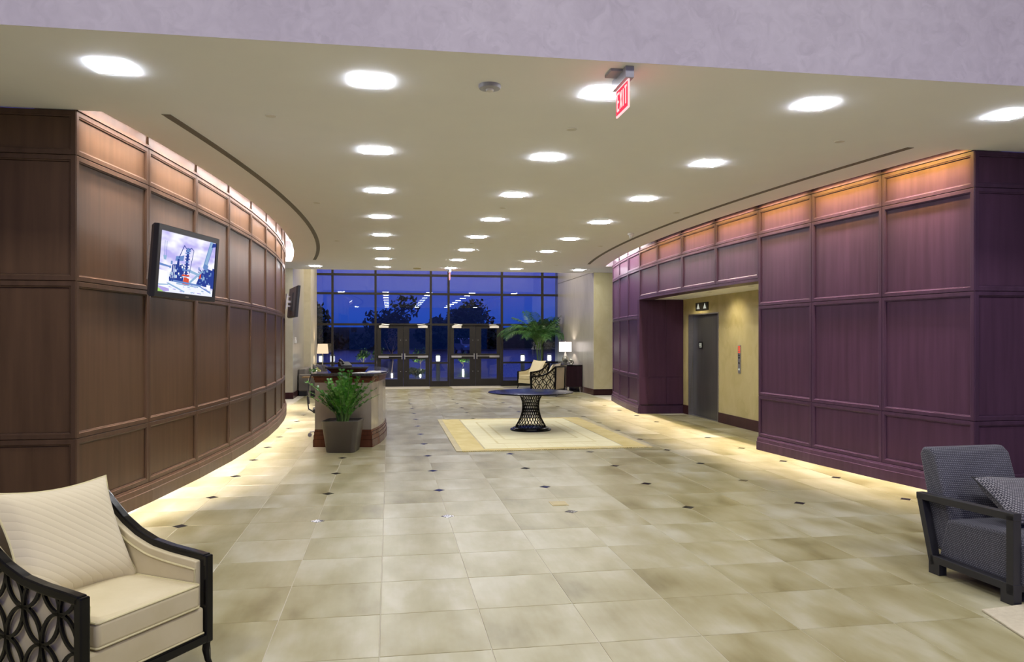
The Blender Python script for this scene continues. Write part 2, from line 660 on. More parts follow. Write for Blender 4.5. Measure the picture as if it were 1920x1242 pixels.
M['cabinet'] = wood('plum_cabinet', (0.026, 0.012, 0.017), rough=0.25)
M['mat'] = mottled('door_mat', (0.46, 0.43, 0.37), (0.54, 0.51, 0.45), rough=0.9, scale=(30, 30, 30))
M['brass'] = plain('aged_brass', (0.42, 0.34, 0.13), rough=0.35, metal=0.7)
M['paper'] = plain('paper', (0.7, 0.7, 0.68), rough=0.6)
M['red_lit'] = emit('red_lit', (1.0, 0.035, 0.07), 1.6)
M['pale_lit'] = emit('pale_lit', (1.0, 0.55, 0.55), 1.3)
M['arrow_lit'] = emit('arrow_lit', (0.85, 0.86, 0.7), 0.55)
M['button_red'] = emit('button_red', (1.0, 0.12, 0.05), 0.9)
M['grey_box'] = plain('violet_grey_enamel', (0.33, 0.33, 0.40), rough=0.4)
M['boll_lit'] = emit('bollard_lit', (1.0, 0.97, 0.90), 5.0)
M['boll_post'] = mottled('bollard_steel', (0.42, 0.42, 0.26), (0.52, 0.52, 0.34), rough=0.4, metal=0.2)
M['out_leaf'] = mottled('night_leaf', (0.010, 0.022, 0.006), (0.035, 0.07, 0.014), scale=(1.5, 1.5, 1.5), rough=0.7)
M['out_leaf2'] = mottled('uplit_leaf', (0.03, 0.09, 0.012), (0.10, 0.20, 0.03), scale=(3, 3, 3), rough=0.6)
M['asphalt'] = mottled('wet_asphalt', (0.018, 0.022, 0.032), (0.03, 0.034, 0.045), scale=(1, 1, 1), rough=0.16, spec=0.7)
M['concrete'] = mottled('pale_concrete', (0.20, 0.20, 0.20), (0.27, 0.27, 0.265), scale=(2, 2, 2), rough=0.7)
M['lawn'] = mottled('dark_lawn', (0.012, 0.022, 0.006), (0.022, 0.036, 0.010), scale=(2, 2, 2), rough=0.9)
M['car_paint'] = plain('silver_car_paint', (0.28, 0.30, 0.34), rough=0.25, metal=0.4)
M['car_glass'] = plain('dark_car_glass', (0.01, 0.012, 0.02), rough=0.05)
M['far_wall'] = mottled('far_building', (0.09, 0.08, 0.075), (0.12, 0.11, 0.10), rough=0.8)
M['sticker'] = plain('black_plate', (0.012, 0.012, 0.014), rough=0.3)

# ------------------------------------------------------------------ dimensions of the room (metres, camera at the origin)
CZ = 3.646                 # ceiling
RW = 36.7                  # radius of both bowed walls
CY = 13.53                 # their common mid depth
CXL, CXR = -38.77, 42.13   # their centres
YA, YB = 7.03, 20.03       # where the bowed walls begin and end
HY = 5.20                  # plane of the plaster header
TX0, TY0, TPX, TPY = -1.849, 7.199, 0.5992, 0.6260


def wall_x(y, side, off=0.0):
    r = RW + off
    q = sqrt(r * r - (y - CY) ** 2)
    return CXL + q if side < 0 else CXR - q


# ------------------------------------------------------------------ floor
fb = MB()
fb.bx(-9, 13, -3, YA, -0.12, -0.0028)
poly = [(wall_x(YA + (YB - YA) * k / 16, -1, -0.05), YA + (YB - YA) * k / 16) for k in range(17)]
polr = [(8.2, YB), (8.2, YA)]
fb.prism([(-2.9, YA), (8.2, YA), (8.2, 26.9), (-5, 26.9), (-5, YB), (-2.9, YB)], -0.12, -0.0028)
floor = fb.build('floor', M['grout'])
struct(floor, 'cream and olive clouded stone tile floor with small black corner tiles')


def tile_mesh(corner=None, name='tile'):
    g = 0.0022
    hx, hy = TPX / 2 - g, TPY / 2 - g
    cut = 0.066
    pts = []
    for k, (sx, sy) in enumerate(((-1, -1), (1, -1), (1, 1), (-1, 1))):
        if corner == k:
            a, b = (sx * (hx - cut), sy * hy), (sx * hx, sy * (hy - cut))
            pts += [a, b] if k in (1, 3) else [b, a]
        else:
            pts.append((sx * hx, sy * hy))
    mb = MB()
    n = len(pts)
    e = 0.0016
    ins = [(p[0] - math.copysign(e, p[0]), p[1] - math.copysign(e, p[1])) for p in pts]
    vs = [(p[0], p[1], -0.006) for p in pts] + [(p[0], p[1], -0.0012) for p in pts] + [(p[0], p[1], 0) for p in ins]
    fs = [tuple(range(2 * n, 3 * n))]
    for i in range(n):
        j = (i + 1) % n
        fs += [(i, j, n + j, n + i), (n + i, n + j, 2 * n + j, 2 * n + i)]
    mb.add(vs, fs)
    return mb.mesh(name, M['tile'])


TM = {k: tile_mesh(k) for k in (None, 0, 1, 2, 3)}


def has_accent(i, j):
    """is there an accent tile at grid corner (i, j)?"""
    return i % 2 == 0 and j % 2 == 0 and j >= 0 and 0 <= i <= 12


def tile_corner(i, j):
    for k, (a, b) in enumerate(((0, 0), (1, 0), (1, 1), (0, 1))):
        if has_accent(i + a, j + b):
            return k
    return None


cells = []
for j in range(-12, 32):
    y = TY0 + (j + 0.5) * TPY
    if y > 26.6:
        continue
    for i in range(-14, 20):
        x = TX0 + (i + 0.5) * TPX
        if y > YB + 0.3:
            if x < -2.5 - 0.0 or x > 5.95:
                continue
        elif y > YA:
            lim_r = wall_x(y, 1) + 0.2
            if 10.9 < y < 16.2:
                lim_r = 6.75
            if x < wall_x(y, -1) - 0.25 or x > lim_r:
                continue
        elif x < -8.5 or x > 11 or y < 0:
            continue
        d = sin(YAW) * x + cos(YAW) * y
        xc = cos(YAW) * x - sin(YAW) * y
        vis = d > 1 and abs(xc / d) < 0.72 and 1.68 / d < 0.47
        cells.append((d if vis else 1000 + d, i, j, x, y))
cells.sort()
far = MB()
for n_, (d, i, j, x, y) in enumerate(cells):
    k = tile_corner(i, j)
    if n_ < 300 and d < 1000:
        inst('tile', TM[k], floor, (x, y, 0))
    else:
        me = TM[k]
        far.add([(v.co.x + x, v.co.y + y, v.co.z) for v in me.vertices], [tuple(p.vertices) for p in me.polygons])


def far_tile_mat():
    """same glaze on the joined far tiles; each tile gets its tone from its own island"""
    m = M['tile'].copy()
    m.name = 'glazed_tile_far'
    nt = m.node_tree
    geo = next(n for n in nt.nodes if n.type == 'NEW_GEOMETRY')
    oi = next(n for n in nt.nodes if n.type == 'OBJECT_INFO')
    for l in list(nt.links):
        if l.from_node == oi and l.from_socket.name == 'Random':
            to = l.to_socket
            nt.links.remove(l)
            nt.links.new(geo.outputs['Random Per Island'], to)
    return m


M['tile_far'] = far_tile_mat()
tf = far.build('tile_field', M['tile_far'], floor)
stuff(tf)

am = MB()
am.prism([(0.064, 0), (0, 0.064), (-0.064, 0), (0, -0.064)], -0.006, 0.0004)
AM = am.mesh('accent_tile', M['accent'])
for j in range(0, 30, 2):
    for i in range(0, 13, 2):
        x, y = TX0 + i * TPX, TY0 + j * TPY
        if y > 22 or (0.95 < x < 4.1 and 11.2 < y < 15.8) or (x < 0 and x > -1.2 and 11.9 < y < 15.3):
            continue
        if wall_x(min(max(y, YA), YB), -1) + 0.1 < x < wall_x(min(max(y, YA), YB), 1) - 0.1:
            inst('accent_tile', AM, floor, (x, y, 0))

# floor outlet cover
fo = MB()
fo.box((0, 0, 0.002), (0.17, 0.20, 0.004))
o = fo.build('floor_outlet_cover', M['brass'], loc=(1.705, 7.56, 0.0005), bevel=0.002)
tag(o, 'small square brass floor outlet cover set in the tiles', 'outlet cover')
fo = MB()
fo.box((0, 0, 0.005), (0.13, 0.155, 0.002))
fo.build('lid', M['brass'], o)

# ------------------------------------------------------------------ ceiling with square openings for the downlights
LX = [-1.9704 + 1.8307 * c for c in range(5)]
LY = [5.8822 + 2.1754 * r for r in range(8)]
holes = [(c, r) for r in range(8) for c in range(5) if c in (1, 2, 3) or r in (0, 7)]
HH = 0.135
COVE = 0.19
xs = sorted([-9.0, 13.0] + [x + s_ * HH for x in LX for s_ in (-1, 1)])
cm = MB()


def ceil_band(y0, y1, bounds):
    cuts = {y0, y1}
    for r in range(8):
        for s_ in (-1, 1):
            y = LY[r] + s_ * HH
            if y0 < y < y1:
                cuts.add(y)
    k = y0
    while k < y1:
        cuts.add(k)
        k += 0.55
    ys = sorted(cuts)
    base = {}
    for ya, yb in zip(ys, ys[1:]):
        la, ra = bounds(ya)
        lb, rb = bounds(yb)
        for xa, xb in zip(xs, xs[1:]):
            mx, my = (xa + xb) / 2, (ya + yb) / 2
            if any(abs(mx - LX[c]) < HH and abs(my - LY[r]) < HH for c, r in holes):
                continue
            q = [(min(max(xa, la), ra), ya), (min(max(xb, la), ra), ya), (min(max(xb, lb), rb), yb), (min(max(xa, lb), rb), yb)]
            if abs(q[0][0] - q[1][0]) + abs(q[2][0] - q[3][0]) < 1e-4:
                continue
            cm.add([(p[0], p[1], CZ) for p in q], [(3, 2, 1, 0)])


ceil_band(HY + 0.001, YA + 0.02, lambda y: (-9.0, 13.0))
ceil_band(YA + 0.02, YB, lambda y: (wall_x(y, -1, COVE), wall_x(y, 1, COVE)))
ceil_band(YB, 22.05, lambda y: (-5.5, 9.0))
me = cm.mesh('ceiling', M['ceil'], normals=False)
bm = bmesh.new()
bm.from_mesh(me)
bmesh.ops.remove_doubles(bm, verts=bm.verts, dist=0.0005)
bmesh.ops.dissolve_degenerate(bm, edges=bm.edges, dist=0.0004)
bm.to_mesh(me)
bm.free()
ceiling = inst('ceiling', me)
md = ceiling.modifiers.new('thick', 'SOLIDIFY')
md.thickness = 0.11
md.offset = -1
struct(ceiling, 'flat taupe grey painted ceiling pierced by square downlights')
# edge of the ceiling where the tall window bay begins
eb = MB()
eb.bx(-5.5, 9, 22.0, 22.12, CZ - 0.0, 5.6)
struct(eb.build('trim_1', M['ceil']), 'end face of the ceiling over the window bay')


def arc_strip(mb, side, off0, off1, y0, y1, z0, z1, n=48):
    vs, fs = [], []
    for k in range(n + 1):
        y = y0 + (y1 - y0) * k / n
        a, b = wall_x(y, side, off0), wall_x(y, side, off1)
        vs += [(a, y, z0), (b, y, z0), (b, y, z1), (a, y, z1)]
    for k in range(n):
        q = k * 4
        for a, b in ((0, 1), (1, 2), (2, 3), (3, 0)):
            fs.append((q + a, q + b, q + 4 + b, q + 4 + a))
    fs += [(0, 1, 2, 3), (4 * n + 3, 4 * n + 2, 4 * n + 1, 4 * n)]
    mb.add(vs, fs)


for side in (-1, 1):
    sm = MB()
    arc_strip(sm, side, 0.67, 0.745, YA + 0.02, 19.45, CZ - 0.004, CZ - 0.0005)
    sm.build('slot_diffuser', M['slot'], ceiling)
    # boxed lid that closes the light cove above
    lm = MB()
    arc_strip(lm, side, -0.12, COVE + 0.45, YA + 0.02, YB, 4.16, 4.2)
    lm.build('cove_lid', M['ceil'], ceiling)
    lm = MB()
    arc_strip(lm, side, COVE + 0.01, COVE + 0.03, YA + 0.02, YB, CZ + 0.11, 4.16)
    lm.build('cove_upstand', M['ceil'], ceiling)
    for yy_ in (YA + 0.01, YB - 0.03):
        lm = MB()
        xa_, xb_ = sorted((wall_x(yy_, side, -0.05), wall_x(yy_, side, COVE + 0.03)))
        lm.bx(xa_, xb_, yy_, yy_ + 0.02, CZ + 0.002, 4.16)
        lm.build('cove_end', M['ceil'], ceiling)

# downlights
hb = MB()
for (x0, x1, y0, y1) in ((-HH, HH, -HH, -HH + 0.008), (-HH, HH, HH - 0.008, HH), (-HH, -HH + 0.008, -HH, HH), (HH - 0.008, HH, -HH, HH)):
    hb.bx(x0, x1, y0, y1, 0.0, 0.10)
hb.bx(-HH, HH, -HH, HH, 0.10, 0.108)
HOUSING = hb.mesh('housing', M['white_metal'])
lb = MB()
q_ = HH - 0.010
lb.add([(-q_, -q_, -0.009), (q_, -q_, -0.009), (q_, q_, -0.009), (-q_, q_, -0.009)], [(3, 2, 1, 0)])
LENS = lb.mesh('lens', M['lens'], normals=False)
lb = MB()
vs_ = [(-q_, -q_), (q_, -q_), (q_, q_), (-q_, q_)]
lb.add([(x, y, -0.009) for x, y in vs_] + [(x, y, 0.004) for x, y in vs_], [(i, (i + 1) % 4, 4 + (i + 1) % 4, 4 + i) for i in range(4)])
RIM = lb.mesh('added_halo_rim', M['rim'], normals=False)  # glowing edge added to brighten the ceiling around each downlight
ORD = ['first', 'second', 'third', 'fourth', 'fifth', 'sixth', 'seventh', 'eighth']
CNAME = {1: 'row over the reception desk', 2: 'row right of the desk', 3: 'row nearest the elevator'}
for c, r in holes:
    t = empty('downlight', (LX[c], LY[r], CZ))
    if c in (1, 2, 3):
        lab = f'square recessed downlight, {ORD[r]} from the entrance in the {CNAME[c]}'
    elif r == 0:
        lab = 'square recessed downlight above the end of the brown left wall, by the plaster header' if c == 0 else 'square recessed downlight above the end of the dusk-tinted right wall, by the plaster header'
    else:
        lab = 'square recessed downlight by the window bay, at its television end' if c == 0 else 'square recessed downlight by the window bay, above the white lamp'
    tag(t, lab, 'downlight', 'square downlights in the ceiling')
    inst('housing', HOUSING, t)
    inst('lens', LENS, t)
    inst('added_halo_rim', RIM, t)

# sprinkler cover plates
sp = MB()
sp.lathe([(0.048, -0.004), (0.05, -0.001), (0.05, 0.0)], seg=20)
SPR = sp.mesh('sprinkler_cover', M['white_metal'], smooth=True)
for i, x in enumerate((-1.03, 1.69, 4.43)):
    for j, y in enumerate((6.95, 11.30, 15.63, 19.95)):
        o = inst('sprinkler_cover', SPR, None, (x, y, CZ))
        side_n = ['left wall side', 'middle', 'elevator side'][i]
        tag(o, f'small flat sprinkler cover on the ceiling, {ORD[j]} from the entrance, {side_n}', 'sprinkler cover', 'sprinkler covers on the ceiling')
# smoke detector
sd = empty('smoke_detector', (0.77, 5.843, CZ))
tag(sd, 'round white smoke detector on the ceiling just behind the plaster header', 'smoke detector')
mb = MB()
mb.lathe([(0.086, 0), (0.088, -0.012), (0.08, -0.028), (0.04, -0.034), (0.0, -0.034)], seg=32, cap=False)
mb.build('body', M['grey_box'], sd, smooth=True)
mb = MB()
mb.lathe([(0.032, -0.03), (0.03, -0.046), (0.018, -0.05), (0, -0.05)], seg=20, cap=False)
mb.build('sensor_cap', M['white_metal'], sd, smooth=True)
mb = MB()
mb.lathe([(0.06, 0), (0.06, -0.02), (0.05, -0.035), (0.0, -0.035)], seg=24, cap=False)
sd2 = mb.build('smoke_detector', M['white_metal'], None, (4.457, 13.647, CZ), smooth=True)
tag(sd2, 'small white pendant detector on the ceiling above the elevator opening', 'smoke detector')
mb = MB()
mb.lathe([(0.03, -0.034), (0.026, -0.085), (0.0, -0.085)], seg=16, cap=False)
mb.build('sensor_cap', M['white_metal'], sd2, smooth=True)
mb = MB()
mb.lathe([(0.11, 0), (0.11, -0.012), (0.095, -0.02), (0, -0.02)], seg=28, cap=False)
o = mb.build('ceiling_speaker', M['brass'], None, (0.769, 21.293, CZ), smooth=True)
tag(o, 'flat round brass-coloured disc on the ceiling by the window bay', 'ceiling speaker')

# ------------------------------------------------------------------ plaster header and tall entrance bay
hd = MB()
hd.bx(-9, 13, HY, HY + 0.14, CZ + 0.112, 6.5)
hd.bx(-9, 13, HY, HY + 0.001, CZ, CZ + 0.112)
struct(hd.build('wall_header', M['header']), 'lilac trowelled plaster header across the top')
tb = MB()
tb.bx(-9, 13, -3, HY + 0.14, 6.5, 6.6)
struct(tb.build('ceiling_entrance', M['ceil']), 'high ceiling of the entrance bay')
for nm, x0, x1 in (('wall_entrance_left', -9.1, -9.0), ('wall_entrance_right', 13.0, 13.1)):
    mb = MB()
    mb.bx(x0, x1, -3, YA, 0, 6.5)
    struct(mb.build(nm, M['cplaster']))

# ------------------------------------------------------------------ panelled walls
FRAME_T, FW = 0.024, 0.056
_cache = {}


def frame_mesh(w, h, mat):
    key = ('f', round(w, 3), round(h, 3), mat.name)
    if key in _cache:
        return _cache[key]
    a, b = w / 2, h / 2
    t = FRAME_T
    mb = MB()
    e = 0.004
    rings = [(a, b, 0.0), (a, b, t - e), (a - e, b - e, t), (a - FW + 0.016, b - FW + 0.016, t), (a - FW + 0.012, b - FW + 0.012, t - 0.006),
             (a - FW + 0.002, b - FW + 0.002, t - 0.009), (a - FW, b - FW, 0.0)]
    vs = []
    for x, z, y in rings:
        vs += [(-x, y, -z), (x, y, -z), (x, y, z), (-x, y, z)]
    fs = []
    for k in range(len(rings) - 1):
        for i in range(4):
            j = (i + 1) % 4
            fs.append((k * 4 + i, k * 4 + j, k * 4 + 4 + j, k * 4 + 4 + i))
    mb.add(vs, fs)
    _cache[key] = mb.mesh('panel_frame', mat)
    return _cache[key]


def panel_mesh(w, h, mat):
    key = ('p', round(w, 3), round(h, 3), mat.name)
    if key in _cache:
        return _cache[key]
    mb = MB()
    mb.bx(-w / 2 + FW + 0.001, w / 2 - FW - 0.001, -0.004, 0.003, -h / 2 + FW + 0.001, h / 2 - FW - 0.001)
    _cache[key] = mb.mesh('panel', mat)
    return _cache[key]


def plinth_mesh(w, mat):
    key = ('b', round(w, 3), mat.name)
    if key in _cache:
        return _cache[key]
    mb = MB()
    prof = [(0.0, 0.0), (0.056, 0.0), (0.056, 0.122), (0.051, 0.127), (0.046, 0.127), (0.046, 0.131), (0.044, 0.176), (0.038, 0.180), (0.034, 0.180), (0.034, 0.184), (0.030, 0.198), (0.0, 0.2)]
    mb.xprism(prof, -w / 2, w / 2)
    _cache[key] = mb.mesh('plinth', mat)
    return _cache[key]


def fascia_mesh(w, mat):
    key = ('c', round(w, 3), mat.name)
    if key in _cache:
        return _cache[key]
    mb = MB()
    mb.bx(-w / 2, w / 2, -0.02, -0.012, 3.60, 4.16)
    mb.bx(-w / 2, -w / 2 + 0.012, -0.014, 0.004, 3.66, 4.16)
    mb.bx(-w / 2, w / 2, -0.014, 0.012, 3.642, 3.668)
    _cache[key] = mb.mesh('cove_fascia', mat)
    return _cache[key]


ROWS = [(0.203, 0.817), (0.821, 2.174), (2.178, 3.256), (3.260, 3.640)]


def bay(parent, p0, p1, normal_sign, mats, rows=ROWS, plinth=True, fascia=True):
    """one bay of panelling between two plan points; normal_sign tells which side faces the room"""
    p0, p1 = Vector(p0), Vector(p1)
    t = (p1 - p0).normalized()
    n = Vector((t.y, -t.x))
    if normal_sign < 0:
        t = -t
        n = -n
    # local x = t, y = n must be right handed with z up
    if t.x * n.y - t.y * n.x < 0:
        t = -t
    mid = (p0 + p1) / 2 - n * FRAME_T
    w = (p1 - p0).length
    a = atan2(t.y, t.x)
    wp, wf = mats
    for z0, z1 in rows:
        zc, h = (z0 + z1) / 2, z1 - z0
        inst('panel', panel_mesh(w - 0.006, h, wp), parent, (mid.x, mid.y, zc), (0, 0, a))
        inst('panel_frame', frame_mesh(w - 0.006, h, wf), parent, (mid.x, mid.y, zc), (0, 0, a))
    if plinth:
        inst('plinth', plinth_mesh(w - 0.001, wf), parent, (mid.x, mid.y, 0), (0, 0, a))
    if fascia:
        inst('cove_fascia', fascia_mesh(w - 0.001, wp), parent, (mid.x + n.x * FRAME_T, mid.y + n.y * FRAME_T, 0), (0, 0, a))
    return mid, n, w, a


def wl(a):
    return (CXL + RW * cos(a), CY + RW * sin(a))


def wr(a):
    return (CXR - RW * cos(a), CY + RW * sin(a))


ML = (M['wood_l'], M['wood_lf'])
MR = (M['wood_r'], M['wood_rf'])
AL = [-0.1779 + 0.03558 * k for k in range(11)]
AR = [-0.1779, -0.1441, -0.1096, -0.0747, -0.0373, 0.0018, 0.0402, 0.0772, 0.1099, 0.1426, 0.1763]


def carcass(name, side, y0, y1, z0, z1, parent=None, depth=0.30):
    mb = MB()
    arc_strip(mb, side, -FRAME_T - 0.004 - 0.012 - depth, -FRAME_T - 0.014, y0, y1, z0, z1, n=40)
    return mb.build(name, M['gap'], parent)


wall_l = struct(carcass('wall_left', -1, YA + 0.03, YB, 0, 4.16), 'bowed brown walnut panelled wall carrying the televisions')
for k in range(10):
    bay(wall_l, wl(AL[k]), wl(AL[k + 1]), 1, ML)
wall_r = struct(carcass('wall_right', 1, YA + 0.03, wr(AR[3])[1], 0, 4.16), 'bowed wood panelled wall with dusk reflection in its colour and the elevator opening')
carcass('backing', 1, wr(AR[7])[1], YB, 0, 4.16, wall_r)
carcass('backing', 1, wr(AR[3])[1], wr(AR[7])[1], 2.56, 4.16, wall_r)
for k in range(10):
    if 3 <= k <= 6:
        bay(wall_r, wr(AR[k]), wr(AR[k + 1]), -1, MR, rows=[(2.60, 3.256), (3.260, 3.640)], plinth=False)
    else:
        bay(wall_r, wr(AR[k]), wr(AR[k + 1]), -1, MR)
# soffit rail over the elevator opening
mb = MB()
arc_strip(mb, 1, -0.30, -0.002, wr(AR[3])[1], wr(AR[7])[1], 2.555, 2.597, n=20)
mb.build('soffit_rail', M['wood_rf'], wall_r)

# straight end faces that look at the entrance
wle = MB()
wle.bx(-9, -2.68, YA + 0.03, YA + 0.25, 0, CZ)
wle = struct(wle.build('wall_left_end', M['gap']), 'straight brown panelled return at the near end of the left wall')
xk = -2.649
for k in range(4):
    bay(wle, (xk - 1.305 * k, YA), (xk - 1.305 * (k + 1), YA), -1, ML, fascia=False)
wre = MB()
wre.bx(6.04, 13, YA + 0.03, YA + 0.25, 0, CZ)
wre = struct(wre.build('wall_right_end', M['gap']), 'straight dusk-tinted panelled return behind the navy armchair')
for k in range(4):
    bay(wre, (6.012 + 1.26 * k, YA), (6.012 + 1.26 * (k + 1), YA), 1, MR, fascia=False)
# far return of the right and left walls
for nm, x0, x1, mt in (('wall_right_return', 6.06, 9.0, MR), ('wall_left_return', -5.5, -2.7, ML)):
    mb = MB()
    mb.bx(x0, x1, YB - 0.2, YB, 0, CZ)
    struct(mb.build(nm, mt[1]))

# cove tubes behind the ceiling edge
for side, mk, angs in ((-1, 'cove_l', AL), (1, 'cove_r', AR)):
    for k in range(10):
        f = wl if side < 0 else wr
        p0, p1 = Vector(f(angs[k])), Vector(f(angs[k + 1]))
        t = (p1 - p0)
        ln = t.length
        t.normalize()
        n = Vector((t.y, -t.x)) * (1 if side < 0 else -1)
        mid = (p0 + p1) / 2 + n * 0.145
        a = atan2(t.y, t.x)
        key = ('tube', mk, round(ln, 2))
        if key not in _cache:
            mb = MB()
            mb.tube([(-ln * 0.44, 0, 0), (ln * 0.44, 0, 0)], 0.013, seg=4)
            _cache[key] = mb.mesh('cove_tube', M['cove_l'])
        if side > 0 and k < 7:
            pass
        else:
          o = inst('cove_tube', _cache[key], ceiling, (mid.x, mid.y, 3.80), (0, 0, a))
        # slim lamps in the cove: one grazes the wall down to the floor, one is aimed at the frieze
        pm_ = (p0 + p1) / 2
        q = pm_ + n * 0.10
        warm = (1.0, 0.86, 0.80) if side < 0 else (1.0, 0.83, 0.74)
        lamp('wall_washer', 'AREA', (q.x, q.y, 3.95), 27.0 if side < 0 else 21.0, warm, rot=(0, 0, a), size=ln * 0.8, size_y=0.05, spread=radians(44))
        aim = (Vector((-n.x, -n.y, 0)) * 0.55 + Vector((0, 0, -0.84))).normalized()
        X_ = Vector((t.x, t.y, 0))
        Zl = -aim
        Yl = Zl.cross(X_).normalized()
        R_ = Matrix((X_, Yl, Zl)).transposed().to_euler()
        q = pm_ + n * 0.172
        if side < 0:
            fc, fe = (1.0, 0.86, 0.78), FRIEZE_L
        else:
            fc, fe = ((1.0, 0.80, 0.08), FRIEZE_R * (1.15 - 0.09 * k)) if k < 7 else ((1.0, 0.82, 0.70), FRIEZE_L)
        lamp('frieze_lamp', 'AREA', (q.x, q.y, 3.72), fe, fc, rot=R_, size=ln * 0.86, size_y=0.02, spread=radians(105))

# ------------------------------------------------------------------ elevator lobby
P7 = Vector(wr(AR[7]))
P3 = Vector(wr(AR[3]))
NX = 6.55
# far side wall of the niche, panelled in wood and facing the entrance
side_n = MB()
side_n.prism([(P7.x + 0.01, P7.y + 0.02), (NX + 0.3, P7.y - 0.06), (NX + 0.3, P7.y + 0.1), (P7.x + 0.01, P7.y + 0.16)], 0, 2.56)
wsn = struct(side_n.build('wall_niche_far', M['wood_rf']), 'dark dusk-tinted wood side wall of the elevator opening')
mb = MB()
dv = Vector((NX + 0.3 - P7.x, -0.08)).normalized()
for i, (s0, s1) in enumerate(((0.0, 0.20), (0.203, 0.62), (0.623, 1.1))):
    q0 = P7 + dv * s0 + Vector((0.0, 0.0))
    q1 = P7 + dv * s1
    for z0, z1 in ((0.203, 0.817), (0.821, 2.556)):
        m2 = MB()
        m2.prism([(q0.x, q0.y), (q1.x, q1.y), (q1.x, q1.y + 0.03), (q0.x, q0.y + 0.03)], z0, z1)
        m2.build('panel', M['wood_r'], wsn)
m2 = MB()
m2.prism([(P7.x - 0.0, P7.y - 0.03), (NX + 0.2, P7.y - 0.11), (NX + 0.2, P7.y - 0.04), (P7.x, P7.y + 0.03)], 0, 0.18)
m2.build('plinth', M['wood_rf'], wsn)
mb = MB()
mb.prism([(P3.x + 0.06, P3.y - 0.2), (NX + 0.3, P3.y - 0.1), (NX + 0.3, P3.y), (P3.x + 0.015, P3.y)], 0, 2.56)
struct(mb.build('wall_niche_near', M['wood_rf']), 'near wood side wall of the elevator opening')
DY0, DY1, DZ = 14.45, 15.95, 2.19
mb = MB()
mb.bx(NX, NX + 0.2, P3.y - 0.2, DY0, 0, 2.62)
mb.bx(NX, NX + 0.2, DY1, P7.y + 0.1, 0, 2.62)
mb.bx(NX, NX + 0.2, DY0, DY1, DZ, 2.62)
wn = struct(mb.build('wall_niche_back', M['yplaster']), 'ochre plaster wall around the elevator door')
mb = MB()
mb.bx(NX - 0.018, NX, P3.y - 0.1, DY0 - 0.02, 0, 0.2)
mb.bx(NX - 0.018, NX, DY1 + 0.02, P7.y, 0, 0.2)
struct(mb.build('baseboard_niche', M['base'], bevel=0.004), 'dark plum baseboard beside the elevator door')
mb = MB()
arcp = [(wall_x(P3.y + (P7.y - P3.y) * k / 12, 1, -0.02), P3.y + (P7.y - P3.y) * k / 12) for k in range(13)]
mb.prism(arcp + [(NX + 0.2, P7.y + 0.1), (NX + 0.2, P3.y - 0.1)], 2.562, 2.66)
struct(mb.build('ceiling_niche', M['ceil']), 'low cream ceiling of the elevator opening')
for k, yy in enumerate((11.9, 13.6, 15.3)):
    mb = MB()
    mb.lathe([(0.055, 0.0), (0.055, -0.006), (0.04, -0.006), (0.036, 0.0)], seg=20, cap=False)
    o = mb.build('spotlight', M['white_metal'], None, (5.98, yy, 2.562), smooth=True)
    tag(o, ['small round spotlight in the elevator opening ceiling, nearest the entrance', 'small round spotlight in the elevator opening ceiling, the middle one', 'small round spotlight in the elevator opening ceiling, nearest the dark side wall'][k], 'spotlight', 'spotlights over the elevator')
    lamp('niche_spot', 'SPOT', (5.98, yy, 2.54), 44, (1.0, 0.86, 0.58), rot=(0, radians(-30), 0), spot=radians(115), blend=1.0, radius=0.05)
# elevator door
ed = empty('door_1', (NX + 0.09, 0, 0))
struct(ed, 'dark brushed steel elevator door in the ochre wall')
mb = MB()
mb.bx(-0.025, 0.015, DY0, (DY0 + DY1) / 2 - 0.009, 0.005, DZ)
mb.build('door_leaf', M['steel_dark'], ed, bevel=0.004)
mb = MB()
mb.bx(0.0, 0.04, (DY0 + DY1) / 2 + 0.009, DY1, 0.005, DZ)
mb.build('door_leaf', M['steel_dark'], ed, bevel=0.004)
mb = MB()
for y0, y1, z0, z1 in ((DY0 - 0.025, DY0, 0, DZ + 0.025), (DY1, DY1 + 0.025, 0, DZ + 0.025), (DY0, DY1, DZ, DZ + 0.025)):
    mb.bx(-0.105, 0.06, y0, y1, z0, z1)
mb.build('door_frame', M['steel'], ed)
mb = MB()
mb.bx(-0.09, 0.06, DY0, DY1, 0, 0.006)
mb.build('sill', M['steel'], ed)
mb = MB()
mb.bx(-0.024, -0.02, 15.42, 15.60, 1.46, 1.62)
pl = mb.build('plate', M['sticker'], ed)
mb = MB()
mb.bx(-0.026, -0.024, 15.45, 15.475, 1.49, 1.59)
mb.tube([(-0.0255, 15.52 + 0.03 * cos(a * pi / 6), 1.555 + 0.03 * sin(a * pi / 6)) for a in range(12)], 0.006, seg=4, closed=True)
mb.bx(-0.026, -0.024, 15.51, 15.53, 1.485, 1.53)
mb.build('symbol', M['arrow_lit'], pl)
# lantern with two lit arrows
la = empty('hall_lantern', (NX, 15.24, 2.365))
tag(la, 'dark elevator lantern plate with two lit up arrows above the steel door', 'elevator lantern')
mb = MB()
mb.bx(-0.022, 0, -0.32, 0.32, -0.085, 0.085)
mb.build('plate', M['bronze'], la, bevel=0.004)
for s_ in (-1, 1):
    mb = MB()
    y = 0.17 * s_
    vs = [(-0.026, y - 0.075, -0.05), (-0.026, y + 0.075, -0.05), (-0.026, y, 0.065), (-0.02, y - 0.075, -0.05), (-0.02, y + 0.075, -0.05), (-0.02, y, 0.065)]
    mb.add(vs, [(0, 1, 2), (3, 5, 4), (0, 3, 4, 1), (1, 4, 5, 2), (2, 5, 3, 0)])
    mb.build('arrow', M['arrow_lit'], la)
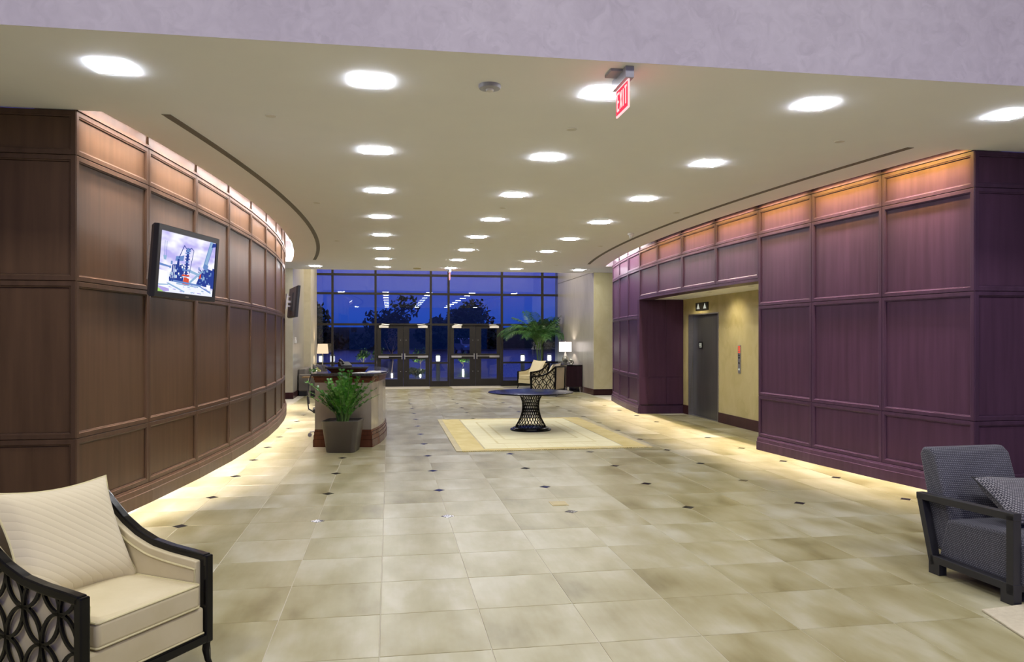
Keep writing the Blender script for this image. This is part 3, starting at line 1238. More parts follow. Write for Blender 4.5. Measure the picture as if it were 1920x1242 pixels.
# call station
cs = empty('call_station', (NX, 13.507, 1.29))
tag(cs, 'tall narrow steel elevator call station with buttons on the ochre wall', 'call station')
mb = MB()
mb.bx(-0.012, 0, -0.055, 0.055, -0.265, 0.265)
mb.build('plate', M['steel'], cs, bevel=0.003)
mb = MB()
mb.bx(-0.016, -0.012, -0.038, 0.038, 0.12, 0.25)
mb.build('display', M['button_red'], cs)
mb = MB()
for k in range(3):
    mb.bx(-0.0168, -0.016, -0.032, 0.032, 0.14 + 0.035 * k, 0.15 + 0.035 * k)
mb.build('display_text', M['steel'], cs)
for z, mt in ((0.08, 'black_plastic'), (0.03, 'black_plastic'), (-0.07, 'black_plastic'), (-0.19, 'arrow_lit')):
    mb = MB()
    mb.tube([(-0.011, 0, z), (-0.02, 0, z)], 0.02, seg=12)
    mb.build('button', M[mt], cs)

# ------------------------------------------------------------------ pillars and window bay
ZT = 5.6
mb = MB()
mb.bx(6.0, 6.02, 21.9, 27.2, 0, ZT)
wgr = struct(mb.build('wall_bay_right', M['gplaster']), 'grey polished plaster side wall beside the palm')
mb = MB()
mb.bx(6.0, 9.0, 21.88, 21.9, 0, ZT)
struct(mb.build('wall_pillar_right', M['pplaster']), 'ochre plaster pillar face at the end of the elevator wall')
mb = MB()
mb.bx(5.985, 6.0, 21.88, 26.7, 0, 0.18)
mb.bx(5.985, 9.0, 21.865, 21.88, 0, 0.18)
struct(mb.build('baseboard_bay_right', M['base'], bevel=0.003), 'dark plum baseboard of the window bay by the chest')
mb = MB()
mb.bx(5.995, 6.0, 21.9, 26.7, 3.655, 3.67)
mb.build('reveal_line', M['slot'], wgr)
mb = MB()
mb.bx(-2.67, -2.65, 21.9, 27.2, 0, ZT)
struct(mb.build('wall_bay_left', M['gplaster']), 'grey polished plaster side wall beside the sofa')
mb = MB()
mb.bx(-5.5, -2.65, 21.88, 21.9, 0, ZT)
struct(mb.build('wall_pillar_left', M['cplaster']), 'cream plaster pillar face behind the far television')
mb = MB()
mb.bx(-2.65, -2.44, 24.7, 26.75, 0, ZT)
struct(mb.build('wall_pilaster_left', M['cplaster']), 'cream pilaster beside the tan lamp')
mb = MB()
mb.bx(-2.65, -2.635, 21.88, 24.7, 0, 0.18)
mb.bx(-5.5, -2.635, 21.865, 21.88, 0, 0.18)
struct(mb.build('baseboard_bay_left', M['base'], bevel=0.003), 'dark baseboard of the window bay by the sofa')
mb = MB()
mb.bx(-5.5, 9, 22.12, 27.2, ZT, ZT + 0.1)
struct(mb.build('ceiling_bay', M['ceil']), 'high ceiling of the window bay')
for x_ in (-1.2, 1.7, 4.6):
    lamp('bay_lamp', 'AREA', (x_, 24.2, ZT - 0.03), 110, (1.0, 0.90, 0.74), size=0.3, size_y=0.3)

WY = 26.8
VX = [-2.66, -1.92, -0.462, 1.448, 2.07, 3.97, 5.437, 6.06]
HZ = [0.0, 0.19, 0.83, 2.177, 3.245, 3.90, 5.5]
DOORS = ((2, 3), (4, 5))     # bays (index of left mullion) that hold door pairs: VX[2]-VX[3], VX[4]-VX[5]
win = empty('window_1', (0, WY, 0))
struct(win, 'tall dark framed window wall onto the dusk car park')
mw_ = 0.075


def bar(x0, x1, z0, z1, d=0.12):
    mb = MB()
    mb.bx(x0, x1, -d / 2, d / 2, z0, z1)
    return mb.build('mullion', M['bronze'], win)


for i, x in enumerate(VX):
    bar(x - mw_ / 2, x + mw_ / 2, 0, 5.55)
for k in range(len(VX) - 1):
    a, b = VX[k] + mw_ / 2, VX[k + 1] - mw_ / 2
    door = k in (2, 4)
    for z in HZ[3:]:
        bar(a, b, z - mw_ / 2, z + mw_ / 2, 0.11)
    if not door:
        bar(a, b, 0, HZ[1], 0.11)
        bar(a, b, HZ[2] - 0.03, HZ[2] + 0.03, 0.11)
    zs = HZ[1:] if not door else HZ[3:]
    for z0, z1 in zip(zs, zs[1:]):
        mb = MB()
        mb.bx(a - 0.01, b + 0.01, -0.006, 0.006, z0 + 0.0, z1)
        mb.build('pane', M['pane'], win)

# glazed doors: two pairs
DTOP = 2.14
dn = 2
LEAF_LABEL = ['glazed bronze door, first from the reception desk', 'glazed bronze door, second from the reception desk', 'glazed bronze door, third from the reception desk', 'glazed bronze door, nearest the palm']
for pair, (a, b) in enumerate(((VX[2] + mw_ / 2, VX[3] - mw_ / 2), (VX[4] + mw_ / 2, VX[5] - mw_ / 2))):
    m_ = (a + b) / 2
    for leaf, (x0, x1) in enumerate(((a + 0.01, m_ - 0.004), (m_ + 0.004, b - 0.01))):
        d = empty(f'door_{dn}', (x0, WY, 0.012))
        struct(d, LEAF_LABEL[pair * 2 + leaf])
        dn += 1
        w = x1 - x0
        sw_hinge, sw_meet = 0.14, 0.20
        sl, sr = (sw_hinge, sw_meet) if leaf == 0 else (sw_meet, sw_hinge)
        mb = MB()
        mb.bx(0, sl, -0.025, 0.025, 0, DTOP)
        mb.bx(w - sr, w, -0.025, 0.025, 0, DTOP)
        mb.bx(sl, w - sr, -0.025, 0.025, 0, 0.25)
        mb.bx(sl, w - sr, -0.025, 0.025, 2.03, DTOP)
        mb.bx(sl, w - sr, -0.025, 0.025, 0.955, 1.14)
        mb.build('leaf_frame', M['bronze'], d)
        for z0, z1 in ((0.25, 0.955), (1.14, 2.03)):
            mb = MB()
            mb.bx(sl - 0.005, w - sr + 0.005, -0.006, 0.006, z0 - 0.005, z1 + 0.005)
            mb.build('pane', M['pane'], d)
        # push bar, on the room side (-y)
        mb = MB()
        hx = 0.05 if leaf == 0 else w - 0.05
        mx = w - 0.06 if leaf == 0 else 0.06
        md_ = hx + (mx - hx) * 0.45
        mb.bx(min(hx, md_), max(hx, md_), -0.085, -0.025, 1.005, 1.075)
        mb.bx(min(hx, mx), max(hx, mx), -0.07, -0.03, 1.045, 1.07)
        mb.bx(min(mx, mx + (0.03 if leaf == 0 else -0.03)), max(mx, mx + (0.03 if leaf == 0 else -0.03)), -0.075, -0.025, 0.95, 1.15)
        mb.build('push_bar', M['steel'], d, bevel=0.004)
        mb = MB()
        cx0 = 0.07 if leaf == 0 else w - 0.07 - 0.33
        mb.bx(cx0, cx0 + 0.33, -0.085, -0.025, 2.045, 2.125)
        cl = mb.build('door_closer', M['white_metal'], d, bevel=0.005)
        mb = MB()
        e0 = (cx0 + 0.05, -0.06, 2.135) if leaf == 0 else (cx0 + 0.28, -0.06, 2.135)
        e1 = (cx0 + 0.36, -0.11, 2.15) if leaf == 0 else (cx0 - 0.03, -0.11, 2.15)
        mb.tube([e0, e1], 0.008)
        mb.tube([e1, (e0[0], -0.04, 2.19)], 0.008)
        mb.build('arm', M['steel'], cl)
        for z in (0.52, 1.62):
            mb = MB()
            xx = w - 0.09 if leaf == 0 else 0.09
            mb.tube([(xx, -0.024, z), (xx, -0.034, z)], 0.011, seg=10)
            mb.build('bolt', M['steel'], d)
    mb = MB()
    mb.bx(a, b, -0.03, 0.03, 0, 0.012)
    mb.build('threshold', M['steel'], win)
    mb = MB()
    mb.bx(a, b, -0.055, 0.055, DTOP + 0.012, HZ[3] - mw_ / 2 + 0.002)
    mb.build('head_rail', M['bronze'], win)

# door mats
for k, (x0, x1, y0, y1) in enumerate(((-0.35, 1.36, 25.55, 26.55), (2.12, 3.85, 25.55, 26.55))):
    mb = MB()
    mb.bx(x0 - (x0 + x1) / 2, x1 - (x0 + x1) / 2, -(y1 - y0) / 2, (y1 - y0) / 2, 0.0005, 0.012)
    o = mb.build('door_mat', M['mat'], None, ((x0 + x1) / 2, (y0 + y1) / 2, 0), bevel=0.004)
    tag(o, ['pale rectangular door mat in front of the doors by the desk', 'pale rectangular door mat in front of the doors by the palm'][k], 'door mat', 'door mats at the entrance doors')

# fire strobe on the grey wall
st = empty('alarm_strobe', (-2.65, 22.35, 1.62))
tag(st, 'small white alarm strobe on the grey wall above the sofa', 'alarm strobe')
mb = MB()
mb.bx(0, 0.05, -0.05, 0.05, -0.07, 0.03)
mb.build('body', M['white_metal'], st, bevel=0.006)
mb = MB()
mb.bx(0, 0.04, -0.03, 0.03, 0.03, 0.10)
mb.build('strobe_lens', M['white_metal'], st, bevel=0.01)


# ------------------------------------------------------------------ lettering without font files
def letter_strokes(ch):
    L = {'E': [((0, 0), (0, 1)), ((0, 1), (0.6, 1)), ((0, 0.5), (0.5, 0.5)), ((0, 0), (0.6, 0))],
         'X': [((0, 0), (0.6, 1)), ((0.6, 0), (0, 1))],
         'I': [((0.15, 0), (0.15, 1))],
         'T': [((0.3, 0), (0.3, 1)), ((0, 1), (0.6, 1))]}
    return L[ch], (0.3 if ch == 'I' else 0.6)


def exit_sign(loc, rz, label):
    """edge lit panel hanging on a slim box; local x runs along the sign, faces are +-y"""
    t = empty('exit_sign', loc, rz)
    tag(t, label, 'exit sign')
    mb = MB()
    mb.bx(-0.17, 0.17, -0.032, 0.032, -0.085, 0)
    mb.build('housing', M['grey_box'], t, bevel=0.004)
    mb = MB()
    mb.bx(-0.10, 0.06, 0.0, 0.12, -0.02, -0.001)
    mb.build('canopy', M['grey_box'], t, bevel=0.003)
    mb = MB()
    mb.bx(-0.148, 0.148, -0.006, 0.006, -0.29, -0.085)
    p = mb.build('panel', M['pale_lit'], t)
    for s_ in (-1, 1):
        mb = MB()
        mb.bx(-0.138, 0.138, -0.0015 + s_ * 0.0072, 0.0015 + s_ * 0.0072, -0.278, -0.098)
        mb.build('field', M['red_lit'], p)
        mb = MB()
        x = -0.105
        for ch in 'EXIT':
            st_, w_ = letter_strokes(ch)
            for (a, b) in st_:
                sc = 0.078
                ax, az, bx_, bz = x + a[0] * sc, -0.25 + a[1] * 0.125, x + b[0] * sc, -0.25 + b[1] * 0.125
                # the side towards +y is read from the other direction
                if s_ > 0:
                    ax, bx_ = -ax, -bx_
                mb.tube([(ax, s_ * 0.0095, az), (bx_, s_ * 0.0095, bz)], 0, rect=(0.016, 0.004), up=(0, 1, 0))
            x += w_ * 0.078 + 0.022
        mb.build('lettering', M['pale_lit'], p)
    return t


exit_sign((1.71, 5.43, CZ), radians(90), 'red lit EXIT sign hanging edge-on just behind the plaster header')
exit_sign((1.70, 21.6, CZ), radians(90), 'distant red EXIT sign hanging edge-on before the window wall')

# ------------------------------------------------------------------ televisions
def television(loc, rz, tilt, w, h, label, mount=None, on=True, arm=None):
    """screen faces local -y; tilt leans the top forward"""
    t = empty('television', loc, rz)
    t.rotation_euler = (tilt, 0, rz)
    tag(t, label, 'television')
    bz = 0.055
    mb = MB()
    W2, H2 = w / 2 + bz, h / 2 + bz
    rings = [(W2 - 0.02, H2 - 0.02, 0.085), (W2, H2, 0.05), (W2, H2, 0.004), (W2 - 0.006, H2 - 0.006, 0.0), (w / 2 + 0.004, h / 2 + 0.004, 0.0), (w / 2, h / 2, 0.012)]
    vs = []
    for x, z, y in rings:
        vs += [(-x, y, -z), (x, y, -z), (x, y, z), (-x, y, z)]
    fs = [(0, 1, 2, 3)]
    for k in range(len(rings) - 1):
        for i in range(4):
            j = (i + 1) % 4
            fs.append((k * 4 + i, k * 4 + j, k * 4 + 4 + j, k * 4 + 4 + i))
    mb.add(vs, fs)
    mb.build('casing', M['black_plastic'], t)
    mb = MB()
    mb.bx(-0.03, 0.03, -0.001, 0.001, -h / 2 - 0.035, -h / 2 - 0.026)
    mb.build('badge', M['steel'], t)
    mb = MB()
    mb.bx(-0.22, 0.22, 0.085, 0.11, -0.2, 0.2)
    mb.build('mount_plate', M['black_plastic'], t)
    # picture
    if on:
        pic = [('sky', (0.62, 0.62, 0.95), 1.0), ('haze', (0.92, 0.92, 1.0), 1.05), ('ground', (0.82, 0.85, 1.0), 1.05), ('steel', (0.03, 0.06, 0.32), 0.9),
               ('mid', (0.16, 0.28, 0.62), 0.9), ('orange', (0.75, 0.10, 0.05), 0.9), ('green', (0.45, 0.75, 0.2), 0.9), ('crane', (0.32, 0.50, 0.74), 0.9), ('violet', (0.5, 0.42, 0.85), 0.9)]
        mats = [emit('screen_' + a, b, c) for a, b, c in pic]
        nt = mats[0].node_tree
        e_ = next(n for n in nt.nodes if n.type == 'EMISSION')
        tc_ = nt.nodes.new('ShaderNodeTexCoord')
        mp_ = nt.nodes.new('ShaderNodeMapping')
        mp_.inputs['Scale'].default_value = (2.2, 1, 6.0)
        ns_ = nt.nodes.new('ShaderNodeTexNoise')
        ns_.inputs['Scale'].default_value = 1.3
        rp_ = nt.nodes.new('ShaderNodeValToRGB')
        rp_.color_ramp.elements[0].position = 0.38
        rp_.color_ramp.elements[0].color = (0.50, 0.45, 0.88, 1)
        rp_.color_ramp.elements[1].position = 0.6
        rp_.color_ramp.elements[1].color = (0.95, 0.94, 1.0, 1)
        nt.links.new(tc_.outputs['Object'], mp_.inputs[0])
        nt.links.new(mp_.outputs[0], ns_.inputs['Vector'])
        nt.links.new(ns_.outputs['Fac'], rp_.inputs[0])
        nt.links.new(rp_.outputs[0], e_.inputs[0])
        ix = {p[0]: i for i, p in enumerate(pic)}
        mb = MB()
        lay = [0.0115]

        def poly(mat, pts):
            lay[0] -= 0.00004
            mb.mi = ix[mat]
            mb.add([((p[0] - 0.5) * w, lay[0], (p[1] - 0.5) * h) for p in pts], [tuple(range(len(pts)))])

        def line(mat, a, b, th):
            d = Vector((b[0] - a[0], (b[1] - a[1])))
            n_ = Vector((-d.y, d.x)).normalized() * th
            poly(mat, [(a[0] - n_.x, a[1] - n_.y), (b[0] - n_.x, b[1] - n_.y), (b[0] + n_.x, b[1] + n_.y), (a[0] + n_.x, a[1] + n_.y)])

        R = random.Random(3)
        poly('sky', [(0, 0), (1, 0), (1, 1), (0, 1)])
        poly('ground', [(0, 0), (1, 0), (1, 0.24), (0.6, 0.28), (0.2, 0.30), (0, 0.36)])
        poly('mid', [(0, 0.47), (0.18, 0.44), (0.18, 0.415), (0, 0.43)])
        poly('crane', [(0.5, 0.44), (0.72, 0.38), (0.72, 0.34), (0.5, 0.39)])
        poly('haze', [(0.0, 0.09), (0.17, 0.09), (0.15, 0.34), (0.0, 0.36)])
        poly('crane', [(0, 0.1), (0.18, 0.12), (0.18, 0.135), (0, 0.12)])
        poly('green', [(0, 0), (0.13, 0), (0.15, 0.05), (0, 0.07)])
        poly('violet', [(0.11, 0), (0.2, 0.02), (0.19, 0.06), (0.0, 0.095), (0, 0.07)])
        for k in range(40):
            x, y = R.uniform(0.05, 0.95), R.uniform(0.02, 0.24)
            poly(R.choice(['haze', 'crane', 'sky', 'violet']), [(x, y), (x + R.uniform(0.02, 0.06), y - 0.006), (x + R.uniform(0.02, 0.06), y + 0.012), (x, y + 0.012)])
        # drilling unit, left
        poly('steel', [(0.18, 0.19), (0.42, 0.17), (0.43, 0.47), (0.36, 0.50), (0.22, 0.47)])
        for k in range(46):
            x, y = R.uniform(0.17, 0.42), R.uniform(0.18, 0.49)
            w1, h1 = R.uniform(0.012, 0.035), R.uniform(0.012, 0.06)
            poly(R.choice(['mid', 'crane', 'steel', 'mid', 'steel', 'haze']), [(x, y), (x + w1, y), (x + w1, y + h1), (x, y + h1)])
        for x in (0.205, 0.235, 0.26):
            line('haze', (x, 0.24), (x + 0.003, 0.46), 0.003)
        poly('mid', [(0.26, 0.54), (0.40, 0.56), (0.41, 0.66), (0.36, 0.64), (0.27, 0.62)])
        poly('steel', [(0.29, 0.48), (0.335, 0.48), (0.33, 0.58), (0.30, 0.58)])
        line('steel', (0.455, 0.14), (0.475, 0.80), 0.021)
        for k in range(11):
            y = 0.25 + 0.05 * k
            line('mid' if k % 3 == 0 else 'steel', (0.432 - 0.008 * (k % 2), y), (0.50 + 0.012 * (k % 2), y + 0.012), 0.010)
        poly('mid', [(0.43, 0.72), (0.52, 0.74), (0.51, 0.80), (0.45, 0.79)])
        line('steel', (0.32, 0.60), (0.40, 0.83), 0.006)
        line('steel', (0.40, 0.83), (0.45, 0.77), 0.006)
        line('steel', (0.49, 0.77), (0.53, 0.81), 0.006)
        line('steel', (0.53, 0.81), (0.575, 0.77), 0.006)
        line('steel', (0.575, 0.77), (0.52, 0.36), 0.005)
        for x in (0.07, 0.10):
            line('mid', (x, 0.84), (x + 0.005, 0.6), 0.003)
        poly('crane', [(0.055, 0.6), (0.115, 0.6), (0.105, 0.53), (0.07, 0.53)])
        poly('orange', [(0.405, 0.15), (0.525, 0.14), (0.52, 0.27), (0.43, 0.29)])
        poly('orange', [(0.38, 0.30), (0.53, 0.31), (0.52, 0.335), (0.4, 0.33)])
        line('haze', (0.41, 0.292), (0.53, 0.295), 0.006)
        # crane truck, right
        line('crane', (0.80, 0.5), (0.92, 1.0), 0.038)
        line('mid', (0.775, 0.5), (0.885, 0.98), 0.005)
        line('mid', (0.835, 0.5), (0.955, 0.98), 0.005)
        poly('steel', [(0.91, 0.90), (1.0, 0.93), (1.0, 0.99), (0.93, 0.98)])
        poly('steel', [(0.66, 0.19), (1.0, 0.14), (1.0, 0.47), (0.86, 0.50), (0.74, 0.44)])
        for k in range(50):
            x, y = R.uniform(0.65, 0.96), R.uniform(0.17, 0.48)
            w1, h1 = R.uniform(0.012, 0.04), R.uniform(0.012, 0.06)
            poly(R.choice(['mid', 'crane', 'steel', 'steel', 'mid']), [(x, y), (x + w1, y), (x + w1, y + h1), (x, y + h1)])
        poly('mid', [(0.77, 0.48), (0.85, 0.46), (0.87, 0.56), (0.79, 0.58)])
        poly('orange', [(0.705, 0.30), (0.735, 0.30), (0.74, 0.42), (0.715, 0.42)])
        line('crane', (0.53, 0.2), (0.74, 0.42), 0.018)
        poly('haze', [(0.86, 0.13), (0.935, 0.12), (0.935, 0.2), (0.86, 0.205)])
        line('crane', (0.15, 0.15), (0.45, 0.03), 0.012)
        line('mid', (0.24, 0.20), (0.75, 0.17), 0.016)
        line('crane', (0.3, 0.16), (0.7, 0.14), 0.010)
        line('mid', (0.70, 0.17), (0.95, 0.06), 0.010)
        mb.build('screen', mats, t, normals=False)
    else:
        mb = MB()
        mb.bx(-w / 2, w / 2, 0.008, 0.012, -h / 2, h / 2)
        mb.build('screen', M['car_glass'], t)
    if arm:
        mb = MB()
        mb.box((arm[0] * 0.5, 0.11 + arm[1] * 0.5, 0), (0.06, arm[1], 0.05))
        mb.box((0.08, 0.11 + arm[1] * 0.4, 0.12), (0.03, arm[1] * 0.7, 0.03))
        mb.box((-0.08, 0.11 + arm[1] * 0.4, -0.1), (0.03, arm[1] * 0.7, 0.03))
        mb.box((arm[0], 0.11 + arm[1] - 0.01, 0), (0.18, 0.02, 0.34))
        mb.build('wall_arm', M['steel'], t)
    return t


# screen runs from (-2.12, 7.56) to (-1.85, 8.59)
tx = Vector((-1.85 + 2.12, 8.59 - 7.56)).normalized()
television((-1.985, 8.075, 2.417), atan2(tx.y, tx.x), radians(4.5), 1.06, 0.575, 'black flat television showing a drilling rig, on the brown panelled wall', arm=(0.0, 0.28))
television((-2.06, 17.5, 2.49), radians(104.5), radians(5), 1.06, 0.575, 'far television seen from behind on its bracket, before the cream pillar', on=False, arm=(0.0, 0.10))


# ------------------------------------------------------------------ soft shapes
def cushion_mb(w, h, t, nu=18, ear=0.0, sag=0.0):
    """pillow in the local x-z plane, thickness along y"""
    mb = MB()
    vs = []
    idx = {}
    for side in (-1, 1):
        for i in range(nu + 1):
            for j in range(nu + 1):
                u, v = -1 + 2 * i / nu, -1 + 2 * j / nu
                edge = i in (0, nu) or j in (0, nu)
                if edge and side == 1:
                    idx[(side, i, j)] = idx[(-1, i, j)]
                    continue
                k = (1 - u ** 4) * (1 - v ** 4)
                th = t / 2 * (max(k, 0) ** 0.55)
                # corners poke out, edge middles pull in
                px_ = w / 2 * u * (1 - 0.06 * (1 - v * v) * abs(u) + ear * (u * u * v * v))
                pz_ = h / 2 * v * (1 - 0.06 * (1 - u * u) * abs(v) + ear * (u * u * v * v))
                idx[(side, i, j)] = len(vs)
                vs.append((px_, side * th, pz_))
    fs = []
    for side in (-1, 1):
        for i in range(nu):
            for j in range(nu):
                q = (idx[(side, i, j)], idx[(side, i + 1, j)], idx[(side, i + 1, j + 1)], idx[(side, i, j + 1)])
                fs.append(q if side < 0 else q[::-1])
    mb.add(vs, fs)
    return mb


def piping_path(w, h, ear=0.0, n=14):
    pts = []
    for (a, b) in (((-1, -1), (1, -1)), ((1, -1), (1, 1)), ((1, 1), (-1, 1)), ((-1, 1), (-1, -1))):
        for k in range(n):
            s_ = k / n
            u, v = a[0] + (b[0] - a[0]) * s_, a[1] + (b[1] - a[1]) * s_
            pts.append((w / 2 * u * (1 - 0.06 * (1 - v * v) * abs(u) + ear * (u * u * v * v)), 0, h / 2 * v * (1 - 0.06 * (1 - u * u) * abs(v) + ear * (u * u * v * v))))
    return pts


# ------------------------------------------------------------------ cream armchair with looped lattice sides
def arm_top(y):
    """height of the arm rail over depth (front is -y)"""
    pts = [(-0.40, 0.565), (-0.30, 0.575), (-0.15, 0.588), (-0.02, 0.608), (0.10, 0.650), (0.20, 0.705), (0.28, 0.765), (0.34, 0.815), (0.40, 0.862)]
    for (a, za), (b, zb) in zip(pts, pts[1:]):
        if y <= b:
            k = (y - a) / (b - a)
            return za + (zb - za) * max(k, 0)
    return pts[-1][1]


def back_y(z):
    return 0.385 + 0.03 * max(0, (z - 0.45)) / 0.4


def lattice_armchair(loc, rz, label):
    t = empty('armchair', loc, rz)
    tag(t, label, 'armchair', 'cream lattice armchairs')
    XS = 0.345
    # frame: two side frames joined by rails, one lacquered carcase
    mb = MB()
    for s_ in (-1, 1):
        x = s_ * XS
        path = [(x, -0.38 + 0.78 * k / 24, arm_top(-0.38 + 0.78 * k / 24)) for k in range(25)]
        mb.tube(path, 0, rect=(0.046, 0.042), up=(1, 0, 0) if False else (0, 0, 1))
        mb.bx(x - 0.023, x + 0.023, -0.40, -0.352, 0.14, 0.583)
        mb.tube([(x, 0.40, 0.86), (x, 0.395, 0.5), (x, 0.375, 0.15)], 0, rect=(0.046, 0.046), up=(0, 1, 0))
        mb.bx(x - 0.02, x + 0.02, -0.37, 0.39, 0.142, 0.19)
    mb.bx(-XS, XS, -0.398, -0.36, 0.142, 0.19)
    mb.bx(-XS, XS, 0.355, 0.395, 0.142, 0.19)
    mb.tube([(-XS, 0.402, 0.862), (XS, 0.402, 0.862)], 0, rect=(0.04, 0.044))
    mb.build('frame', M['black_lac'], t, bevel=0.007, bseg=2)
    for s_ in (-1, 1):
        mb = MB()
        mb.tube([(s_ * XS, -0.375, 0.15), (s_ * XS, -0.375, 0.10), (s_ * (XS + 0.004), -0.38, 0.05), (s_ * (XS + 0.014), -0.398, 0.002)], [0.022, 0.021, 0.016, 0.012], seg=8)
        mb.build('leg', M['black_lac'], t, smooth=True)
        mb = MB()
        mb.tube([(s_ * XS, 0.375, 0.15), (s_ * XS, 0.38, 0.10), (s_ * XS, 0.39, 0.05), (s_ * XS, 0.415, 0.002)], [0.022, 0.021, 0.016, 0.012], seg=8)
        mb.build('leg', M['black_lac'], t, smooth=True)
    # upholstered body: arms, back, apron
    for s_ in (-1, 1):
        mb = MB()
        prof = [(-0.355, 0.20)] + [(-0.355 + 0.735 * k / 16, arm_top(-0.355 + 0.735 * k / 16) - 0.012) for k in range(17)] + [(0.37, 0.20)]
        mb.xprism(prof, s_ * (XS - 0.012), s_ * (XS - 0.052))
        mb.build('arm_panel', M['cream'], t, bevel=0.006, bseg=2)
        mb = MB()
        xi = s_ * (XS - 0.054)
        mb.tube([(xi, -0.352, 0.45)] + [(xi, -0.352 + 0.70 * k / 16, arm_top(-0.352 + 0.70 * k / 16) - 0.052) for k in range(17)], 0.0055, seg=6)
        mb.build('piping', M['cream_pipe'], t, smooth=True)
        # looped lattice on the outside
        mb = MB()
        p_, q_ = 0.235, 0.30
        xo = s_ * (XS + 0.004)
        for i in range(-1, 5):
            for j in range(-1, 4):
                for (oy, oz) in ((0, 0), (0.5, 0.5)):
                    cy_, cz_ = -0.36 + (i + oy) * p_, 0.19 + (j + oz) * q_
                    run = []
                    runs = []
                    for k in range(41):
                        a = 2 * pi * k / 40
                        y, z = cy_ + p_ / 2 * cos(a), cz_ + q_ / 2 * sin(a)
                        if -0.362 < y < back_y(z) - 0.01 and 0.185 < z < arm_top(y) - 0.012:
                            run.append((xo, y, z))
                        else:
                            if len(run) > 1:
                                runs.append(run)
                            run = []
                    if len(run) > 1:
                        runs.append(run)
                    for r_ in runs:
                        mb.tube(r_, 0, rect=(0.015, 0.013), up=(1, 0, 0))
        mb.build('lattice', M['black_lac'], t)
    mb = MB()
    mb.add([(-XS + 0.02, 0.30, 0.2), (XS - 0.02, 0.30, 0.2), (XS - 0.02, 0.385, 0.2), (-XS + 0.02, 0.385, 0.2),
            (-XS + 0.02, 0.33, 0.845), (XS - 0.02, 0.33, 0.845), (XS - 0.02, 0.408, 0.845), (-XS + 0.02, 0.408, 0.845)],
           [(0, 1, 2, 3), (4, 7, 6, 5), (0, 4, 5, 1), (1, 5, 6, 2), (2, 6, 7, 3), (3, 7, 4, 0)])
    mb.build('backrest', M['tan'], t, bevel=0.01)
    mb = MB()
    mb.bx(-XS + 0.024, XS - 0.024, -0.385, 0.30, 0.192, 0.325)
    mb.build('apron', M['cream'], t, bevel=0.014, bseg=3)
    mb = MB()
    w_, d_ = 2 * (XS - 0.056), 0.66
    nb = 10
    vs, fs = [], []
    # box cushion with a crowned top
    mb.bx(-w_ / 2, w_ / 2, -0.395, 0.265, 0.330, 0.452)
    cu = mb.build('seat_cushion', M['cream'], t, bevel=0.022, bseg=3, smooth=True)
    mb = MB()
    crown = []
    for i in range(nb + 1):
        for j in range(nb + 1):
            u, v = i / nb, j / nb
            crown.append((-w_ / 2 + 0.012 + (w_ - 0.024) * u, -0.383 + (d_ - 0.024) * v, 0.444 + 0.030 * (16 * u * (1 - u) * v * (1 - v)) ** 0.5))
    cf = [(i * (nb + 1) + j, (i + 1) * (nb + 1) + j, (i + 1) * (nb + 1) + j + 1, i * (nb + 1) + j + 1) for i in range(nb) for j in range(nb)]
    mb.add(crown, cf)
    mb.build('seat_crown', M['cream'], cu, smooth=True)
    mb = MB()
    for z in (0.338, 0.447):
        mb.tube([(-w_ / 2 + 0.004, 0.2, z), (-w_ / 2 + 0.004, -0.385, z), (-w_ / 2 + 0.012, -0.392, z), (w_ / 2 - 0.012, -0.392, z), (w_ / 2 - 0.004, -0.385, z), (w_ / 2 - 0.004, 0.2, z)], 0.0055)
    mb.build('piping', M['cream_pipe'], cu, smooth=True)
    mb = MB()
    mb.tube([(-XS + 0.03, -0.388, 0.197), (XS - 0.03, -0.388, 0.197)], 0.005)
    mb.build('piping', M['cream_pipe'], t, smooth=True)
    pw, ph = 0.60, 0.54
    pm = cushion_mb(pw, ph, 0.17, ear=0.07)
    pil = pm.build('pillow', M['quilt'], t, loc=(-0.015, 0.165, 0.455 + 0.240), rot=(radians(-27), radians(2), radians(2)), smooth=True, uv='xz', normals=False)
    mb = MB()
    mb.tube(piping_path(pw, ph, 0.07), 0.005, closed=True, up=(0, 1, 0))
    mb.build('piping', M['cream_pipe'], pil, smooth=True)
    return t


lattice_armchair((-1.419, 3.975, 0), radians(57.3), 'cream armchair with black lattice sides and a large quilted pillow, beside the brown wall end')
lattice_armchair((4.637, 22.04, 0), radians(-125.2), 'cream lattice armchair with its tan back turned to the dark chest')
lattice_armchair((4.80, 25.2, 0), radians(-62), 'cream lattice armchair in front of the potted palm, facing the tile floor')

# ------------------------------------------------------------------ navy armchair
na = empty('armchair', (4.24, 4.62, 0), radians(2.5))
tag(na, 'navy woven armchair in a black open frame, before the dusk-tinted wall', 'armchair')
mb = MB()
for s_ in (-1, 1):
    x = s_ * 0.36
    rect = (0.055, 0.06)
    mb.tube([(x, -0.37, 0.06), (x, -0.37, 0.565)], 0, rect=(0.06, 0.055), up=(0, 1, 0))
    mb.tube([(x, 0.29, 0.06), (x, 0.42, 0.535)], 0, rect=(0.06, 0.05), up=(0, 1, 0))
    mb.tube([(x, -0.40, 0.555), (x, 0.445, 0.53)], 0, rect=(0.06, 0.048))
    mb.tube([(x, -0.40, 0.105), (x, 0.31, 0.105)], 0, rect=(0.06, 0.05))
mb.bx(-0.36, 0.36, -0.395, -0.345, 0.08, 0.13)
mb.bx(-0.36, 0.36, 0.26, 0.31, 0.08, 0.13)
mb.build('frame', M['black_matte'], na, bevel=0.003)
for sx in (-1, 1):
    for sy in (-0.35, 0.27):
        mb = MB()
        mb.bx(sx * 0.36 - 0.03, sx * 0.36 + 0.03, sy - 0.05, sy + 0.05, 0, 0.085)
        mb.build('leg', M['black_matte'], na)
mb = MB()
